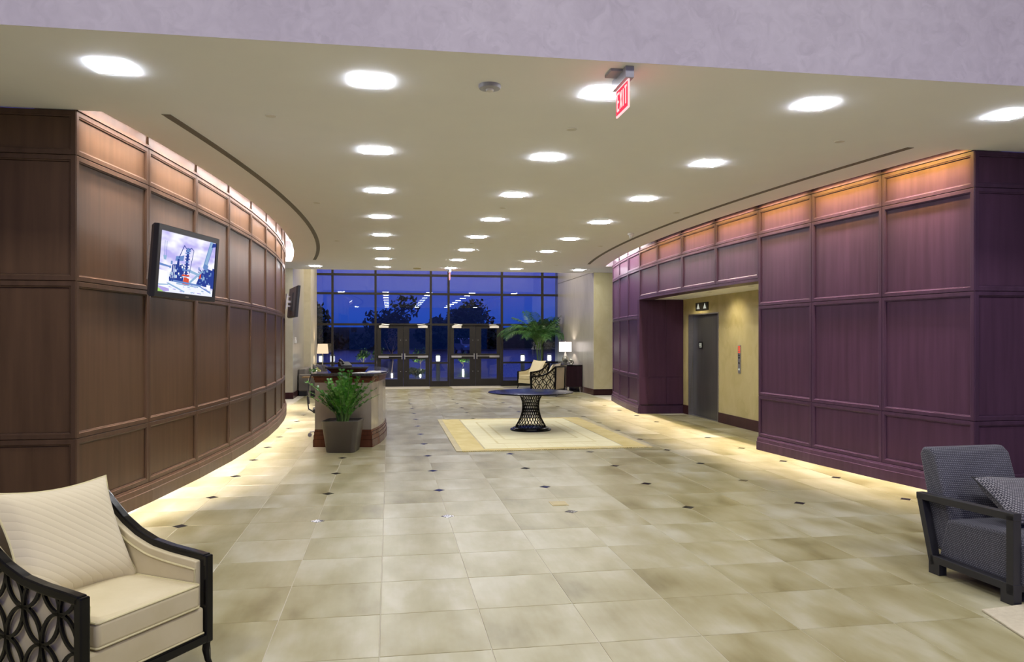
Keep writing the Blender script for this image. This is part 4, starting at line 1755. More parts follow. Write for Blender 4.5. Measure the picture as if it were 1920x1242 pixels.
mb.xprism([(-0.42, 0.115), (-0.42, 0.36), (-0.38, 0.415), (-0.28, 0.43), (0.22, 0.40), (0.30, 0.115)], -0.328, 0.328)
mb.build('seat', M['woven'], na, uv=True, bevel=0.02, bseg=3, smooth=True)
mb = MB()
mb.xprism([(0.16, 0.16), (0.20, 0.42), (0.34, 0.84), (0.40, 0.885), (0.47, 0.88), (0.50, 0.83), (0.33, 0.16)], -0.32, 0.32)
mb.build('backrest', M['woven'], na, uv=True, bevel=0.02, bseg=3, smooth=True)
cb_ = cushion_mb(0.46, 0.42, 0.16, ear=0.06)
cu = cb_.build('throw_cushion', M['woven2'], None, (4.30, 4.60, 0.565), (radians(-56), radians(4), radians(4)), smooth=True, uv='xz', normals=False)
tag(cu, 'woven navy throw cushion lying in the navy armchair', 'cushion')
mb = MB()
mb.tube(piping_path(0.46, 0.42, 0.06), 0.005, closed=True, up=(0, 1, 0))
mb.build('piping', M['black_matte'], cu)

# beige rug under the navy seating group, only its corner shows
mb = MB()
mb.prism([(3.604, 4.158), (3.40, 3.30), (3.0, 1.6), (6.6, 0.7), (7.2, 3.4), (3.95, 4.20)], 0.0008, 0.014)
o = mb.build('rug', M['rug_beige'], None, bevel=0.004)
tag(o, 'plain beige rug, only a corner showing in front of the navy armchair', 'rug')

# ------------------------------------------------------------------ centre rug and lattice table
RX0, RX1, RY0, RY1 = 0.985, 4.04, 11.25, 15.76
rug = empty('rug', ((RX0 + RX1) / 2, (RY0 + RY1) / 2, 0.0006))
tag(rug, 'large cream and gold rug under the round table', 'rug')
hx, hy = (RX1 - RX0) / 2, (RY1 - RY0) / 2
mb = MB()
mb.bx(-hx, hx, -hy, hy, 0, 0.010)
mb.build('border', M['rug_edge'], rug, bevel=0.003)
mb = MB()
gw = 0.34
for s_ in (-1, 1):
    mb.bx(min(s_ * (hx - 0.09), s_ * (hx - 0.09 - gw)), max(s_ * (hx - 0.09), s_ * (hx - 0.09 - gw)), -hy + 0.05, hy - 0.05, 0.010, 0.0118)
mb.bx(-hx + 0.09 + gw, hx - 0.09 - gw, -hy + 0.05, -hy + 0.16, 0.010, 0.0118)
mb.bx(-hx + 0.09 + gw, hx - 0.09 - gw, hy - 0.16, hy - 0.05, 0.010, 0.0118)
mb.build('gold_band', M['rug_gold'], rug)
mb = MB()
mb.bx(-hx + 0.115 + gw, hx - 0.115 - gw, -hy + 0.18, hy - 0.18, 0.010, 0.0125)
mb.build('field', M['rug_cream'], rug)
mb = MB()
for (a, b, c, d) in ((-0.62, 0.62, -1.05, 1.05), (-0.80, 0.80, -1.55, 1.55)):
    for x in (a, b):
        mb.bx(x - 0.018, x + 0.018, c, d, 0.0125, 0.0132)
    for y in (c, d):
        mb.bx(a, b, y - 0.03, y + 0.03, 0.0125, 0.0132)
for k in range(9):
    x = -0.72 + 0.18 * k
    mb.bx(x - 0.004, x + 0.004, -hy + 0.2, -1.6, 0.0125, 0.0129)
mb.build('field_lines', M['rug_line'], rug)
mb = MB()
for k in range(90):
    x = -hx + 0.10 + (2 * hx - 0.16) * k / 89
    mb.box((x, -hy - 0.008, 0.006), (0.017, 0.05, 0.012), rz=0.35)
stuff(mb.build('fringe', M['rug_gold'], rug))

tb_ = empty('pedestal_table', (2.553, 13.645, 0.0135))
tag(tb_, 'round glossy black table on a woven lattice pedestal', 'table')
mb = MB()
mb.lathe([(0.0, 0.675), (0.755, 0.675), (0.772, 0.682), (0.779, 0.690), (0.776, 0.698), (0.765, 0.700), (0.0, 0.700)], seg=96, cap=False)
mb.build('tabletop', M['black_top'], tb_, smooth=True)
mb = MB()
mb.lathe([(0.0, 0.0), (0.372, 0.0), (0.376, 0.012), (0.372, 0.026), (0.335, 0.030), (0.33, 0.046), (0.318, 0.052), (0.24, 0.055), (0, 0.055)], seg=64, cap=False)
mb.build('base', M['black_lac'], tb_, smooth=True)


def ped_r(z):
    zs = [(0.05, 0.285), (0.10, 0.262), (0.16, 0.226), (0.24, 0.188), (0.34, 0.160), (0.42, 0.152), (0.50, 0.154), (0.57, 0.170), (0.62, 0.195), (0.66, 0.232), (0.676, 0.25)]
    for (a, ra), (b, rb) in zip(zs, zs[1:]):
        if z <= b:
            return ra + (rb - ra) * (z - a) / (b - a)
    return zs[-1][1]


mb = MB()
nr = 26
for fam in (-1, 1):
    for k in range(nr):
        pts = []
        for i in range(15):
            z = 0.05 + 0.626 * i / 14
            a = 2 * pi * k / nr + fam * 1.35 * i / 14
            pts.append((ped_r(z) * cos(a), ped_r(z) * sin(a), z))
        mb.tube(pts, 0.0058, seg=5)
for z in (0.062, 0.355, 0.670):
    r_ = ped_r(z)
    mb.tube([(r_ * cos(2 * pi * k / 40), r_ * sin(2 * pi * k / 40), z) for k in range(40)], 0.006, seg=5, closed=True)
mb.build('lattice_pedestal', M['black_lac'], tb_, smooth=True)

# ------------------------------------------------------------------ reception desk
desk = empty('reception_desk', (-0.6, 13.5, 0))
tag(desk, 'curved reception desk with stone panels and mahogany bands', 'reception desk')
DP = [(-1.135, 12.13), (-0.272, 11.98), (-0.17, 12.40), (-0.105, 12.85), (-0.07, 13.3), (-0.062, 13.7), (-0.075, 14.1), (-0.13, 14.55), (-0.26, 14.95), (-0.5, 15.2), (-0.92, 15.2), (-0.80, 14.75), (-0.68, 14.2), (-0.63, 13.7), (-0.65, 13.2), (-0.74, 12.86), (-0.95, 12.74), (-1.135, 12.74)]
DP = [(x + 0.6, y - 13.5) for x, y in DP]


def offset_poly(P, d):
    out = []
    n = len(P)
    for i in range(n):
        a, b, c_ = Vector(P[i - 1]), Vector(P[i]), Vector(P[(i + 1) % n])
        e1, e2 = (b - a).normalized(), (c_ - b).normalized()
        n1, n2 = Vector((e1.y, -e1.x)), Vector((e2.y, -e2.x))
        m_ = (n1 + n2).normalized()
        k = d / max(m_.dot(n1), 0.4)
        out.append((b.x + m_.x * k, b.y + m_.y * k))
    return out


for z0, z1, off in ((0.0, 0.115, 0.028), (0.118, 0.185, 0.020), (0.188, 0.235, 0.012), (0.238, 0.27, 0.004)):
    mb = MB()
    mb.prism(offset_poly(DP, off), z0, z1)
    mb.build('plinth', M['mahog'], desk, bevel=0.003)
mb = MB()
mb.prism(offset_poly(DP, -0.012), 0.002, 1.10)
mb.build('carcass', M['gap'], desk)
# stone panels, one for each straight run
SEG = [(0, 0.0, 0.52), (0, 0.525, 1.0)] + [(i_, 0, 1) for i_ in range(1, len(DP))]
IN = offset_poly(DP, -0.02)
for i, s0, s1 in SEG:
    a, b = Vector(DP[i]), Vector(DP[(i + 1) % len(DP)])
    a2, b2 = Vector(IN[i]), Vector(IN[(i + 1) % len(DP)])
    g = 0.003
    p0, p1 = a.lerp(b, s0 + g), a.lerp(b, s1 - g)
    q0, q1 = a2.lerp(b2, s0 + g), a2.lerp(b2, s1 - g)
    mb = MB()
    mb.prism([tuple(p0), tuple(p1), tuple(q1), tuple(q0)], 0.272, 0.998)
    mb.build('stone_panel', M['stone'], desk)
for z0, z1, off in ((1.0, 1.03, 0.006), (1.033, 1.075, 0.016), (1.078, 1.10, 0.028)):
    mb = MB()
    mb.prism(offset_poly(DP, off), z0, z1)
    mb.build('band', M['mahog'], desk, bevel=0.003)
mb = MB()
mb.prism(offset_poly(DP, 0.055), 1.101, 1.142)
mb.build('countertop', M['granite'], desk, bevel=0.006)
mb = MB()
x0, x1, yc = -1.00 + 0.6, -0.33 + 0.6, 12.52 - 13.5
mb.add([(x0 + 0.09, yc - 0.08, 1.142), (x1 - 0.06, yc - 0.08, 1.142), (x1 - 0.06, yc + 0.16, 1.142), (x0 + 0.09, yc + 0.16, 1.142),
        (x0 + 0.02, yc - 0.14, 1.205), (x1 - 0.01, yc - 0.14, 1.205), (x1 - 0.01, yc + 0.20, 1.205), (x0 + 0.02, yc + 0.20, 1.205)],
       [(0, 3, 2, 1), (4, 5, 6, 7), (0, 1, 5, 4), (1, 2, 6, 5), (2, 3, 7, 6), (3, 0, 4, 7)])
rl = mb.build('raised_ledge', M['mahog'], desk)
mb = MB()
mb.bx(x0, x1, yc - 0.16, yc + 0.22, 1.205, 1.235)
mb.build('ledge_slab', M['granite'], rl, bevel=0.005)
# things on the desk
ph = empty('desk_telephone', (-0.70, 12.55, 1.2352), radians(20))
tag(ph, 'small black telephone on the raised ledge of the reception desk', 'telephone')
mb = MB()
mb.xprism([(-0.09, 0.0), (0.1, 0.0), (0.1, 0.075), (-0.09, 0.02)], -0.09, 0.09)
mb.build('base', M['black_plastic'], ph, bevel=0.006)
mb = MB()
mb.tube([(-0.06, -0.09, 0.045), (-0.06, -0.07, 0.075), (-0.06, 0.0, 0.088), (-0.06, 0.07, 0.105), (-0.06, 0.09, 0.09)], [0.022, 0.018, 0.015, 0.018, 0.022], seg=8)
mb.build('handset', M['black_plastic'], ph, smooth=True)
for k, (x, y, r_) in enumerate(((-0.19, 12.75, 0.5), (-0.24, 12.42, 0.1), (-0.42, 12.18, -0.5))):
    mb = MB()
    mb.bx(-0.105, 0.105, -0.13, 0.13, 0.0, 0.0015 + 0.001 * k)
    mb.bx(-0.105, 0.0, -0.13, 0.13, 0.004, 0.006)
    o = mb.build('brochure', M['paper'], None, (x, y, 1.1422), (0, 0, r_))
    tag(o, ['white brochure on the granite counter, nearest the curved side', 'white brochure on the granite counter, the middle one', 'white brochure on the granite counter, nearest the planter leaves'][k], 'brochure', 'brochures on the reception counter')

# office chair behind the end of the desk
oc = empty('office_chair', (-1.07, 13.42, 0), radians(95))
tag(oc, 'dark office chair on castors, peeking out beside the reception desk', 'office chair')
mb = MB()
for k in range(5):
    a = 2 * pi * k / 5 + 0.3
    mb.tube([(0, 0, 0.12), (0.27 * cos(a), 0.27 * sin(a), 0.085)], [0.024, 0.015], seg=6)
mb.lathe([(0.035, 0.07), (0.035, 0.16), (0.022, 0.17), (0.022, 0.40)], seg=14)
mb.build('base', M['steel'], oc, smooth=True)
for k in range(5):
    a = 2 * pi * k / 5 + 0.3
    mb = MB()
    for s_ in (-1, 1):
        cx_, cy_ = 0.27 * cos(a) + s_ * 0.022 * -sin(a), 0.27 * sin(a) + s_ * 0.022 * cos(a)
        mb.tube([(cx_ - 0.011 * -sin(a), cy_ - 0.011 * cos(a), 0.034), (cx_ + 0.011 * -sin(a), cy_ + 0.011 * cos(a), 0.034)], 0.033, seg=14)
    mb.build('castor', M['grey_box'], oc)
mb = MB()
mb.bx(-0.24, 0.24, -0.24, 0.22, 0.42, 0.49)
mb.build('seat', M['black_plastic'], oc, bevel=0.025, bseg=3)
mb = MB()
mb.tube([(0, 0.2, 0.42), (0, 0.29, 0.48), (0, 0.31, 0.65), (0, 0.28, 0.9)], 0, rect=(0.06, 0.02), up=(0, 1, 0))
mb.build('back_post', M['black_plastic'], oc)
mb = MB()
nn = 12
vs, fs = [], []
for i in range(nn + 1):
    z = 0.58 + 0.52 * i / nn
    yb = 0.27 + 0.03 * sin(pi * i / nn) - 0.05 * (i / nn) ** 2
    for x in (-0.22, 0.22):
        for dy in (0, 0.025):
            vs.append((x, yb + dy, z))
for i in range(nn):
    q = i * 4
    for a, b in ((0, 1), (1, 3), (3, 2), (2, 0)):
        fs.append((q + a, q + b, q + 4 + b, q + 4 + a))
fs += [(0, 2, 3, 1), (4 * nn, 4 * nn + 1, 4 * nn + 3, 4 * nn + 2)]
mb.add(vs, fs)
mb.build('backrest', M['dark_leather'], oc)
for s_ in (-1, 1):
    mb = MB()
    mb.tube([(s_ * 0.26, 0.12, 0.45), (s_ * 0.29, 0.1, 0.66), (s_ * 0.29, -0.14, 0.68)], 0.016, seg=6)
    mb.build('armrest', M['steel'], oc, smooth=True)

# ------------------------------------------------------------------ planter with glossy plant
pt = empty('potted_plant', (-0.68, 11.64, 0), radians(-10))
tag(pt, 'glossy green plant in a square taupe planter against the reception desk', 'potted plant')
mb = MB()
prof = [(0.205, 0.0), (0.212, 0.006), (0.272, 0.455), (0.276, 0.465), (0.268, 0.470), (0.254, 0.468), (0.245, 0.42)]
vs, fs = [], []
ring = []
for a in range(4):
    for k in range(5):
        an = pi / 4 + a * pi / 2 + (k - 2) * 0.17
        ring.append(an)
nring = len(ring)
for hw, z in prof:
    r_c = hw * 0.32
    for i, an in enumerate(ring):
        a = i // 5
        base = pi / 4 + a * pi / 2
        ccx, ccy = (hw - r_c) * math.copysign(1, cos(base)), (hw - r_c) * math.copysign(1, sin(base))
        ang = base + (i % 5 - 2) * (pi / 8)
        vs.append((ccx + r_c * cos(ang), ccy + r_c * sin(ang), z))
for k in range(len(prof) - 1):
    for i in range(nring):
        j = (i + 1) % nring
        fs.append((k * nring + i, k * nring + j, (k + 1) * nring + j, (k + 1) * nring + i))
fs.append(tuple(range(nring - 1, -1, -1)))
mb.add(vs, fs)
mb.build('pot', M['planter'], pt, smooth=True)
mb = MB()
mb.prism([(0.225 * x, 0.225 * y) for x, y in ((-1, -1), (1, -1), (1, 1), (-1, 1))], 0.39, 0.435)
stuff(mb.build('soil', M['soil'], pt))


def zz_frond(mb_leaf, mb_stem, base, az, length, lean, nleaf, size):
    b = Vector(base)
    d = Vector((cos(az), sin(az), 0))
    pts = []
    for i in range(13):
        s_ = i / 12
        out = lean * length * (s_ ** 1.6)
        up = length * (s_ - 0.22 * lean * s_ * s_)
        pts.append(b + d * out + Vector((0, 0, up)))
    mb_stem.tube(pts, [0.011 * (1 - 0.75 * i / 12) for i in range(13)], seg=5)
    side = Vector((-sin(az), cos(az), 0))
    for k in range(nleaf):
        s_ = 0.30 + 0.70 * k / (nleaf - 1)
        f = s_ * 12
        i = min(int(f), 11)
        p = pts[i].lerp(pts[i + 1], f - i)
        t = (pts[i + 1] - pts[i]).normalized()
        for sd in (-1, 1):
            L_ = size * (1.0 - 0.45 * abs(s_ - 0.62) * 2) * random.uniform(0.85, 1.1)
            dirv = (side * sd * 0.95 + t * 0.45 + d * random.uniform(-0.35, 0.35) + Vector((0, 0, random.uniform(-0.15, 0.2)))).normalized()
            nrm = dirv.cross(t).normalized() * sd
            wv = dirv.cross(nrm).normalized()
            w_ = L_ * 0.40
            tip = p + dirv * L_ - nrm * 0.08 * L_
            m1 = p + dirv * L_ * 0.42
            vs = [p, m1 + wv * w_ + nrm * 0.05 * L_, tip, m1 - wv * w_ + nrm * 0.05 * L_, m1]
            mb_leaf.add(vs, [(0, 1, 4), (0, 4, 3), (4, 1, 2), (4, 2, 3)])


random.seed(11)
zp = pt
FR = [(2.95, 0.72, 0.75), (3.2, 0.5, 0.95), (-0.1, 0.75, 0.6), (0.25, 0.5, 0.9), (-1.5, 0.7, 0.15), (-1.0, 0.6, 0.35), (2.0, 0.66, 0.4), (-2.4, 0.66, 0.35), (0.7, 0.7, 0.25), (-1.55, 0.56, 0.42), (1.9, 0.80, 0.12), (2.6, 0.68, 0.30), (3.0, 0.60, 0.55), (3.35, 0.55, 0.75), (0.1, 0.60, 0.55), (-0.25, 0.62, 0.75), (0.5, 0.66, 0.4), (1.2, 0.78, 0.10), (1.6, 0.72, 0.22), (-0.9, 0.52, 0.55), (-2.2, 0.54, 0.5), (-2.7, 0.50, 0.65), (-1.9, 0.42, 0.6), (-0.5, 0.46, 0.6), (2.2, 0.55, 0.5), (0.8, 0.5, 0.5), (-1.2, 0.66, 0.2), (3.6, 0.42, 0.8), (-3.0, 0.62, 0.3), (0.0, 0.72, 0.3)]
for az, ln, le in FR:
    l_, s_ = MB(), MB()
    rb = random.uniform(0.02, 0.1)
    zz_frond(l_, s_, (rb * cos(az), rb * sin(az), 0.43), az, ln * 0.98, le, 10, 0.098)
    f_ = l_.build('frond', M['leaf'], zp, normals=False)
    s_.build('stem', M['stem'], f_, smooth=True)

# ------------------------------------------------------------------ potted palm by the window
random.seed(5)
pp = empty('potted_palm', (5.22, 26.2, 0))
tag(pp, 'tall feathery potted palm behind the cream armchairs, by the window', 'palm')
mb = MB()
mb.lathe([(0.17, 0.0), (0.20, 0.02), (0.25, 0.38), (0.255, 0.42), (0.23, 0.42), (0.22, 0.37), (0.0, 0.37)], seg=28, cap=False)
mb.build('pot', M['planter'], pp, smooth=True)
pa = pp
for k in range(5):
    mb = MB()
    a = k * 1.3
    mb.tube([(0.05 * cos(a), 0.05 * sin(a), 0.37), (0.08 * cos(a), 0.08 * sin(a), 0.9), (0.12 * cos(a), 0.12 * sin(a), 1.4)], [0.016, 0.014, 0.01], seg=6)
    mb.build('stem', M['stem'], pa, smooth=True)
PF = [(pi, 1.75, 1.0), (2.8, 1.6, 0.9), (3.5, 1.65, 1.0), (0.1, 1.3, 0.8), (-0.35, 1.4, 0.9), (0.5, 1.1, 0.5), (-1.5, 1.3, 1.0), (-2.2, 1.45, 0.95), (-0.9, 1.35, 1.0), (1.6, 0.9, 0.25), (2.4, 1.1, 0.45),
      (1.1, 0.95, 0.4), (-1.2, 1.25, 0.35), (2.2, 1.35, 0.2), (0.3, 1.2, 0.3), (-2.0, 1.5, 0.25), (3.0, 1.4, 0.35), (-2.6, 1.2, 0.7), (3.3, 1.1, 0.6), (0.0, 1.0, 0.5), (-0.5, 1.45, 0.5), (2.9, 1.3, 0.45), (-1.8, 1.1, 0.6), (-2.9, 1.55, 0.85)]
for az, ln, bend in PF:
    mb, ms = MB(), MB()
    d = Vector((cos(az), sin(az), 0))
    side = Vector((-sin(az), cos(az), 0))
    n_ = 18
    pts = [Vector((0.06 * cos(az), 0.06 * sin(az), 1.32 + random.uniform(0, 0.2)))]
    el = radians(88 - 16 * bend)
    el_end = radians(50 - 95 * bend)
    for i in range(n_):
        e_ = el + (el_end - el) * ((i + 1) / n_) ** 1.2
        q = pts[-1] + d * (cos(e_) * ln / n_) + Vector((0, 0, sin(e_) * ln / n_))
        q.y = min(q.y, 0.40)
        q.x = min(q.x, 0.58)
        pts.append(q)
    ms.tube(pts, [0.008 * (1 - 0.75 * i / n_) for i in range(n_ + 1)], seg=4)
    for i in range(8, n_ * 2 + 1):
        f = i / 2
        k = min(int(f), n_ - 1)
        p = pts[k].lerp(pts[k + 1], f - k)
        s_ = f / n_
        t = (pts[min(k + 1, n_)] - pts[k])
        if t.length < 1e-5:
            continue
        t.normalize()
        L_ = 0.42 * (sin(pi * min(0.12 + 0.80 * s_, 1.0)) ** 0.7 + 0.1)
        for sd in (-1, 1):
            dr = (side * sd * 0.8 + t * 0.7 + Vector((0, 0, random.uniform(-0.05, 0.15)))).normalized()
            m1 = p + dr * L_ * 0.5
            tip = p + dr * L_ * 0.92 + Vector((0, 0, -0.34 * L_))
            for w__ in (m1, tip):
                w__.y = min(w__.y, 0.46)
                w__.x = min(w__.x, 0.70)
            w_ = t * 0.011
            mb.add([p - w_ * 0.6, p + w_ * 0.6, m1 + w_, tip, m1 - w_], [(0, 1, 2, 4), (4, 2, 3)])
    f_ = mb.build('frond', M['palm'], pa, normals=False)
    ms.build('rachis', M['stem'], f_)

# ------------------------------------------------------------------ chest, lamp and ornament
ch = empty('chest', (5.74, 24.05, 0))
tag(ch, 'plum black chest on chrome feet against the grey wall', 'chest')
mb = MB()
mb.bx(-0.24, 0.24, -0.85, 0.85, 0.17, 0.83)
mb.build('body', M['cabinet'], ch, bevel=0.006)
mb = MB()
mb.bx(-0.255, 0.25, -0.87, 0.87, 0.832, 0.858)
mb.build('top', M['black_lac'], ch, bevel=0.004)
for k in range(4):
    y0 = -0.83 + 0.415 * k
    mb = MB()
    mb.bx(-0.256, -0.24, y0 + 0.006, y0 + 0.409, 0.19, 0.81)
    d_ = mb.build('door', M['cabinet'], ch, bevel=0.003)
    mb = MB()
    yy = y0 + (0.36 if k % 2 == 0 else 0.05)
    mb.tube([(-0.262, yy, 0.45), (-0.262, yy, 0.58)], 0.007)
    mb.build('handle', M['chrome'], d_)
for sx in (-0.2, 0.2):
    for sy in (-0.8, 0.8):
        mb = MB()
        mb.bx(sx - 0.025, sx + 0.025, sy - 0.025, sy + 0.025, 0, 0.17)
        mb.build('leg', M['chrome'], ch)
wlp = empty('table_lamp', (5.70, 24.3, 0.858))
tag(wlp, 'lit white drum lamp with a mercury glass base on the chest', 'table lamp')
mb = MB()
mb.lathe([(0.08, 0), (0.085, 0.012), (0.05, 0.03), (0.06, 0.06), (0.105, 0.11), (0.115, 0.16), (0.095, 0.22), (0.045, 0.30), (0.022, 0.36), (0.014, 0.42)], seg=28)
mb.build('base', M['smoke_glass'], wlp, smooth=True)
mb = MB()
mb.lathe([(0.205, 0.40), (0.205, 0.715), (0.198, 0.715), (0.198, 0.40), (0.205, 0.40)], seg=40, cap=False)
mb.build('shade', M['shade_w'], wlp, smooth=True)
mb = MB()
mb.lathe([(0.005, 0.42), (0.005, 0.72), (0.014, 0.735), (0.0, 0.75)], seg=10, cap=False)
mb.build('finial', M['chrome'], wlp, smooth=True)
lamp('lamp_bulb', 'POINT', (5.70, 24.3, 1.41), 26, (1.0, 0.86, 0.72), radius=0.05)
orn = MB()
random.seed(2)
for k in range(3):
    ax = Vector((random.uniform(-1, 1), random.uniform(-1, 1), random.uniform(0.2, 1))).normalized()
    u = ax.orthogonal().normalized()
    v = ax.cross(u)
    c_ = Vector((0, (k - 1) * 0.09, 0.085))
    orn.tube([c_ + u * 0.07 * cos(2 * pi * i / 18) + v * 0.07 * sin(2 * pi * i / 18) for i in range(18)], 0.017, seg=8, closed=True)
o = orn.build('ornament', M['smoke_glass'], None, (5.72, 23.62, 0.858), smooth=True)
tag(o, 'small silvery ornament of linked rings on the chest', 'ornament')

# ------------------------------------------------------------------ sofa corner on the far left
sf = empty('sofa', (-2.20, 23.82, 0))
tag(sf, 'taupe sofa against the grey wall of the window bay', 'sofa')
mb = MB()
mb.bx(-0.42, 0.38, -0.80, 0.80, 0.13, 0.42)
mb.build('seat', M['grey_sofa'], sf, bevel=0.03, bseg=3)
mb = MB()
mb.bx(-0.43, -0.22, -0.80, 0.80, 0.14, 0.80)
mb.build('backrest', M['grey_sofa'], sf, bevel=0.04, bseg=3)
for s_ in (-1, 1):
    mb = MB()
    mb.bx(-0.42, 0.36, s_ * 0.82 - 0.07, s_ * 0.82 + 0.07, 0.14, 0.64)
    mb.build('armrest', M['grey_sofa'], sf, bevel=0.03, bseg=3)
mb = MB()
mb.bx(-0.40, 0.34, -0.86, 0.86, 0.0, 0.14)
mb.build('base', M['black_matte'], sf)
for k, yy in enumerate((-0.30, 0.28)):
    cm_ = cushion_mb(0.52, 0.46, 0.18, ear=0.05)
    o = cm_.build('cushion', M['dark_leather'], None, (-2.10 + 0.06 * k, 23.82 + yy, 0.66), (radians(-14), radians(6), radians(70 - 8 * k)), smooth=True, normals=False)
    tag(o, ['dark leather cushion on the taupe sofa, nearer the chrome side table', 'dark leather cushion on the taupe sofa, nearer the tan lamp'][k], 'cushion', 'leather cushions on the sofa')
    mb = MB()
    mb.tube(piping_path(0.52, 0.46, 0.05), 0.006, closed=True, up=(0, 1, 0))
    mb.build('piping', M['dark_leather'], o)
stb = empty('side_table', (-2.12, 22.45, 0))
tag(stb, 'slim side table with a wooden top and chrome legs before the sofa', 'side table')
mb = MB()
mb.bx(-0.32, 0.32, -0.24, 0.24, 0.565, 0.60)
mb.build('tabletop', wood('oak_top', (0.24, 0.15, 0.07)), stb, bevel=0.004)
for sx in (-0.14, 0.14):
    for sy in (-0.16, 0.16):
        mb = MB()
        mb.tube([(sx, sy, 0.012), (sx, sy, 0.565)], 0.011, seg=8)
        mb.build('leg', M['chrome'], stb, smooth=True)
mb = MB()
mb.bx(-0.2, 0.2, -0.2, 0.2, 0, 0.012)
mb.build('base', M['chrome'], stb)
bw = MB()
bw.lathe([(0.05, 0), (0.10, 0.03), (0.14, 0.085), (0.145, 0.10), (0.13, 0.10), (0.11, 0.05), (0, 0.04)], seg=24, cap=False)
fb_ = empty('flower_bowl', (-2.08, 22.42, 0.60))
tag(fb_, 'dark bowl of green leaves and pale yellow blooms on the side table', 'flower bowl')
o = bw.build('bowl', M['black_lac'], fb_, smooth=True)
fl = fb_
random.seed(9)
mb = MB()
for k in range(130):
    a, r_ = random.uniform(0, 2 * pi), random.uniform(0.0, 0.15)
    p = Vector((r_ * cos(a) - 0.05, r_ * sin(a), random.uniform(0.06, 0.20)))
    d1 = Vector((random.uniform(-1, 1), random.uniform(-1, 1), random.uniform(-0.4, 1))).normalized() * 0.055
    d2 = d1.orthogonal().normalized() * 0.018
    mb.add([p, p + d1 * 0.5 + d2, p + d1, p + d1 * 0.5 - d2], [(0, 1, 2, 3)])
mb.build('foliage', M['leaf'], fl, normals=False)
BLOOM = plain('pale_yellow_petal', (0.62, 0.60, 0.22), rough=0.6)
for k, (x, y, z) in enumerate(((0.07, -0.02, 0.18), (0.11, 0.04, 0.15), (0.04, 0.05, 0.22))):
    mb = MB()
    for i in range(26):
        v1 = Vector((random.gauss(0, 1), random.gauss(0, 1), random.gauss(0.2, 1))).normalized()
        v2 = v1.orthogonal().normalized()
        c_ = Vector((x, y, z)) + v1 * 0.035
        mb.add([c_ - v2 * 0.016, c_ + v1.cross(v2) * 0.016, c_ + v2 * 0.016 + v1 * 0.006, c_ - v1.cross(v2) * 0.016], [(0, 1, 2, 3)])
    mb.build('bloom', BLOOM, fl, normals=False)

et = empty('end_table', (-2.10, 25.85, 0))
tag(et, 'small dark end table behind the sofa, under the tan lamp', 'end table')
mb = MB()
mb.lathe([(0.24, 0.56), (0.25, 0.57), (0.25, 0.59), (0.0, 0.59)], seg=28, cap=True)
mb.build('tabletop', M['cabinet'], et, smooth=True)
mb = MB()
mb.lathe([(0.16, 0.0), (0.16, 0.02), (0.03, 0.04), (0.025, 0.54), (0.08, 0.56)], seg=20)
mb.build('pedestal', M['cabinet'], et, smooth=True)
tl = empty('table_lamp', (-2.17, 25.85, 0.59))
tag(tl, 'lamp with a glowing tan pleated shade at the sofa end', 'table lamp')
mb = MB()
mb.lathe([(0.085, 0), (0.085, 0.02), (0.018, 0.03), (0.016, 0.62)], seg=16)
mb.build('base', M['steel'], tl, smooth=True)
mb = MB()
n_ = 48
vs, fs = [], []
for z, r0 in ((0.60, 0.185), (0.92, 0.155)):
    for k in range(n_):
        a = 2 * pi * k / n_
        r_ = r0 + (0.004 if k % 2 else -0.004)
        vs.append((r_ * cos(a), r_ * sin(a), z))
fs = [(k, (k + 1) % n_, n_ + (k + 1) % n_, n_ + k) for k in range(n_)]
mb.add(vs, fs)
mb.build('shade', M['shade_t'], tl, normals=False)
lamp('lamp_bulb', 'POINT', (-2.17, 25.85, 1.35), 18, (1.0, 0.75, 0.5), radius=0.05)

# ------------------------------------------------------------------ outside, seen through the windows
gd = MB()
gd.bx(-40, 40, 26.9, 33.5, -0.15, -0.03)
struct(gd.build('path', M['concrete']), 'pale concrete apron outside the doors')
gd = MB()
gd.bx(-90, 90, 33.5, 120, -0.2, -0.06)
struct(gd.build('road', M['asphalt']), 'dark shiny car park outside')
gd = MB()
gd.bx(-220, 220, 120, 260, -0.3, -0.04)
struct(gd.build('lawn', M['lawn']), 'dark verge beyond the car park')
gd = MB()
gd.bx(-60, 60, -70, -3, -0.25, -0.03)
struct(gd.build('ground', M['concrete']), 'paving outside the entrance behind the camera')


gd = MB()
gd.xprism([(136, -0.04), (142, 3.0), (150, 3.9), (160, 3.6), (170, -0.04)], -150, 150)
struct(gd.build('hill', M['lawn'], smooth=True), 'low dark planted rise behind the far trees')


def bollard(loc, label):
    t = empty('bollard_light', loc)
    tag(t, label, 'bollard light', 'lit bollards outside the doors')
    mb = MB()
    mb.lathe([(0.085, 0), (0.085, 0.84), (0.06, 0.85)], seg=18)
    mb.build('post', M['boll_post'], t, smooth=True)
    mb = MB()
    mb.lathe([(0.06, 0.84), (0.06, 1.06)], seg=16)
    mb.build('lit_core', M['boll_lit'], t, smooth=True)
    for k in range(4):
        mb = MB()
        z = 0.875 + 0.048 * k
        mb.lathe([(0.07, z + 0.018), (0.098, z), (0.098, z + 0.004), (0.07, z + 0.022)], seg=18, cap=False)
        mb.build('louvre', M['shade_w'], t, smooth=True)
    mb = MB()
    mb.lathe([(0.095, 1.06), (0.095, 1.11), (0.08, 1.125), (0, 1.13)], seg=18, cap=False)
    mb.build('cap', M['boll_post'], t, smooth=True)
    return t


for x, lab in ((-2.519, 'lit bollard outside, directly behind the tan lamp'), (-2.10, 'lit bollard outside, between the tan lamp and the desk'), (1.86, 'lit bollard outside between the two pairs of doors'),
               (5.163, 'lit bollard outside, beside the doors near the palm'), (6.229, 'lit bollard outside, seen through the palm stems')):
    bollard((x, 29.3, -0.03), lab)


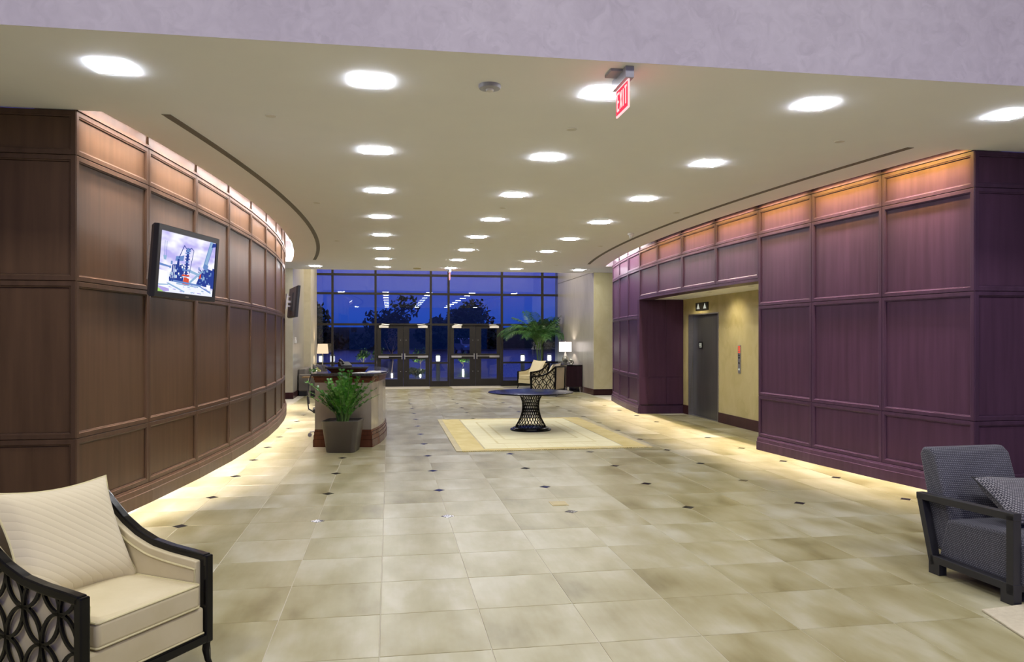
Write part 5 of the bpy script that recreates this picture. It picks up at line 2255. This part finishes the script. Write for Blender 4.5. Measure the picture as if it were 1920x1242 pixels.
def tree(name, loc, h, cw, ch_, ntuft, label, cat, mat='out_leaf', group=None, trunk=True, leafsize=0.35, seed=1, trunk_r=0.12):
    R = random.Random(seed)
    t = empty(name, loc)
    tag(t, label, cat, group)
    zc = h - ch_ / 2
    if trunk:
        mb = MB()
        mb.tube([(0, 0, 0), (0.05, 0, (h - ch_) * 0.6), (0, 0.05, zc)], [trunk_r, trunk_r * 0.8, trunk_r * 0.4], seg=8)
        for k in range(7):
            a = R.uniform(0, 2 * pi)
            z0 = (h - ch_) * R.uniform(0.8, 1.05) + 0.05
            mb.tube([(0, 0, z0), (cw * 0.2 * cos(a), cw * 0.2 * sin(a), z0 + ch_ * 0.25), (cw * 0.36 * cos(a), cw * 0.36 * sin(a), z0 + ch_ * R.uniform(0.35, 0.6))], [trunk_r * 0.5, trunk_r * 0.3, trunk_r * 0.1], seg=5)
        mb.build('trunk', M['bark'], t, smooth=True)
    mb = MB()
    lobes = [(R.gauss(0, 0.3), R.gauss(0, 0.3), R.gauss(0, 0.28), R.uniform(0.35, 0.6)) for _ in range(9)]
    for k in range(ntuft):
        lx, ly, lz, lr = R.choice(lobes)
        v = Vector((R.gauss(0, 1), R.gauss(0, 1), R.gauss(0, 1))).normalized() * lr * (R.random() ** 0.4)
        p = Vector(((lx + v.x) * cw / 2, (ly + v.y) * cw / 2, zc + (lz + v.z) * ch_ / 2))
        d1 = Vector((R.gauss(0, 1), R.gauss(0, 1), R.gauss(0, 1))).normalized() * leafsize
        d2 = d1.orthogonal().normalized() * leafsize * 0.5
        mb.add([p - d1, p + d2, p + d1, p - d2], [(0, 1, 2, 3)])
    mb.build('crown', M[mat], t, normals=False)
    return t


tree('tree', (6.7, 62, -0.06), 5.0, 4.2, 4.0, 1600, 'dark rounded tree outside above the second pair of doors', 'tree', seed=4, leafsize=0.22)
tree('tree', (14.8, 66, -0.06), 4.4, 3.2, 3.4, 1100, 'dark tree outside beyond the palm', 'tree', seed=6, leafsize=0.22)
tree('tree', (-6.0, 58, -0.06), 5.4, 5.0, 4.6, 1600, 'dark tree outside above the tan lamp', 'tree', seed=8, leafsize=0.25)
tree('tree', (0.2, 70, -0.06), 5.2, 5.5, 4.8, 1500, 'dark tree outside above the first pair of doors', 'tree', seed=12, leafsize=0.26)
k = 0
for x in range(-20, 45, 9):
    tree('hedge_tree', (x, 124 + random.uniform(-3, 6), -0.04), 5.2 + random.uniform(-0.8, 1.0), 7.6, 6.4, 1300, f'dark bushy tree beyond the car park, {ORD[k]} in the line from the sofa end', 'tree', group='far tree line beyond the car park', trunk=False, leafsize=0.65, seed=40 + k)
    k += 1
tree('young_tree', (0.15, 40, -0.06), 2.6, 1.2, 1.6, 260, 'bare young uplit tree outside the first door', 'tree', mat='bark', seed=21, leafsize=0.06, trunk_r=0.04)
for n_, (x, y, h) in enumerate(((-1.5, 45, 1.3), (-0.7, 45, 1.4), (1.8, 45, 1.3), (4.3, 45, 1.1), (1.1, 33.0, 0.55))):
    tree('shrub', (x, y, -0.06), h, 1.1, h * 0.8, 220, ['uplit green shrub outside, behind the sofa end', 'uplit green shrub outside, left of the first door', 'uplit green shrub outside the second door', 'uplit green shrub outside the third door', 'low dark shrub on the apron outside the first doors'][n_], 'shrub', mat='out_leaf2', seed=60 + n_, leafsize=0.09, trunk_r=0.02)
    if n_ < 4:
        lamp('uplight', 'POINT', (x, y - 0.5, 0.25), 22, (1.0, 1.0, 0.75), radius=0.04)
lamp('uplight', 'POINT', (0.15, 39.5, 0.2), 16, (1.0, 0.85, 0.8), radius=0.04)

# parked car far out
car = empty('car', (9.2, 92, -0.06), radians(12))
tag(car, 'parked pale car far outside, behind the third door', 'car')
mb = MB()
mb.xprism([(-2.2, 0.35), (-2.25, 0.8), (-2.1, 1.05), (-1.2, 1.12), (-0.5, 1.75), (1.6, 1.80), (2.15, 1.15), (2.2, 0.35)], -0.92, 0.92)
mb.build('body', M['car_paint'], car, bevel=0.06, bseg=2)
mb = MB()
mb.add([(-0.78, -1.22, 1.16), (0.78, -1.22, 1.16), (0.70, -0.56, 1.70), (-0.70, -0.56, 1.70)], [(0, 1, 2, 3)])
mb.build('windscreen', M['car_glass'], car)
for s_ in (-1, 1):
    mb = MB()
    mb.bx(s_ * 0.925 - 0.006, s_ * 0.925 + 0.006, -0.6, 1.7, 1.18, 1.66)
    mb.build('side_window', M['car_glass'], car)
    for y in (-1.4, 1.4):
        mb = MB()
        mb.tube([(s_ * 0.72, y, 0.36), (s_ * 0.95, y, 0.36)], 0.36, seg=18)
        mb.build('wheel', M['black_plastic'], car)
    mb = MB()
    mb.bx(s_ * 0.7 - 0.16, s_ * 0.7 + 0.16, -2.27, -2.2, 0.72, 0.9)
    mb.build('headlamp', M['chrome'], car)
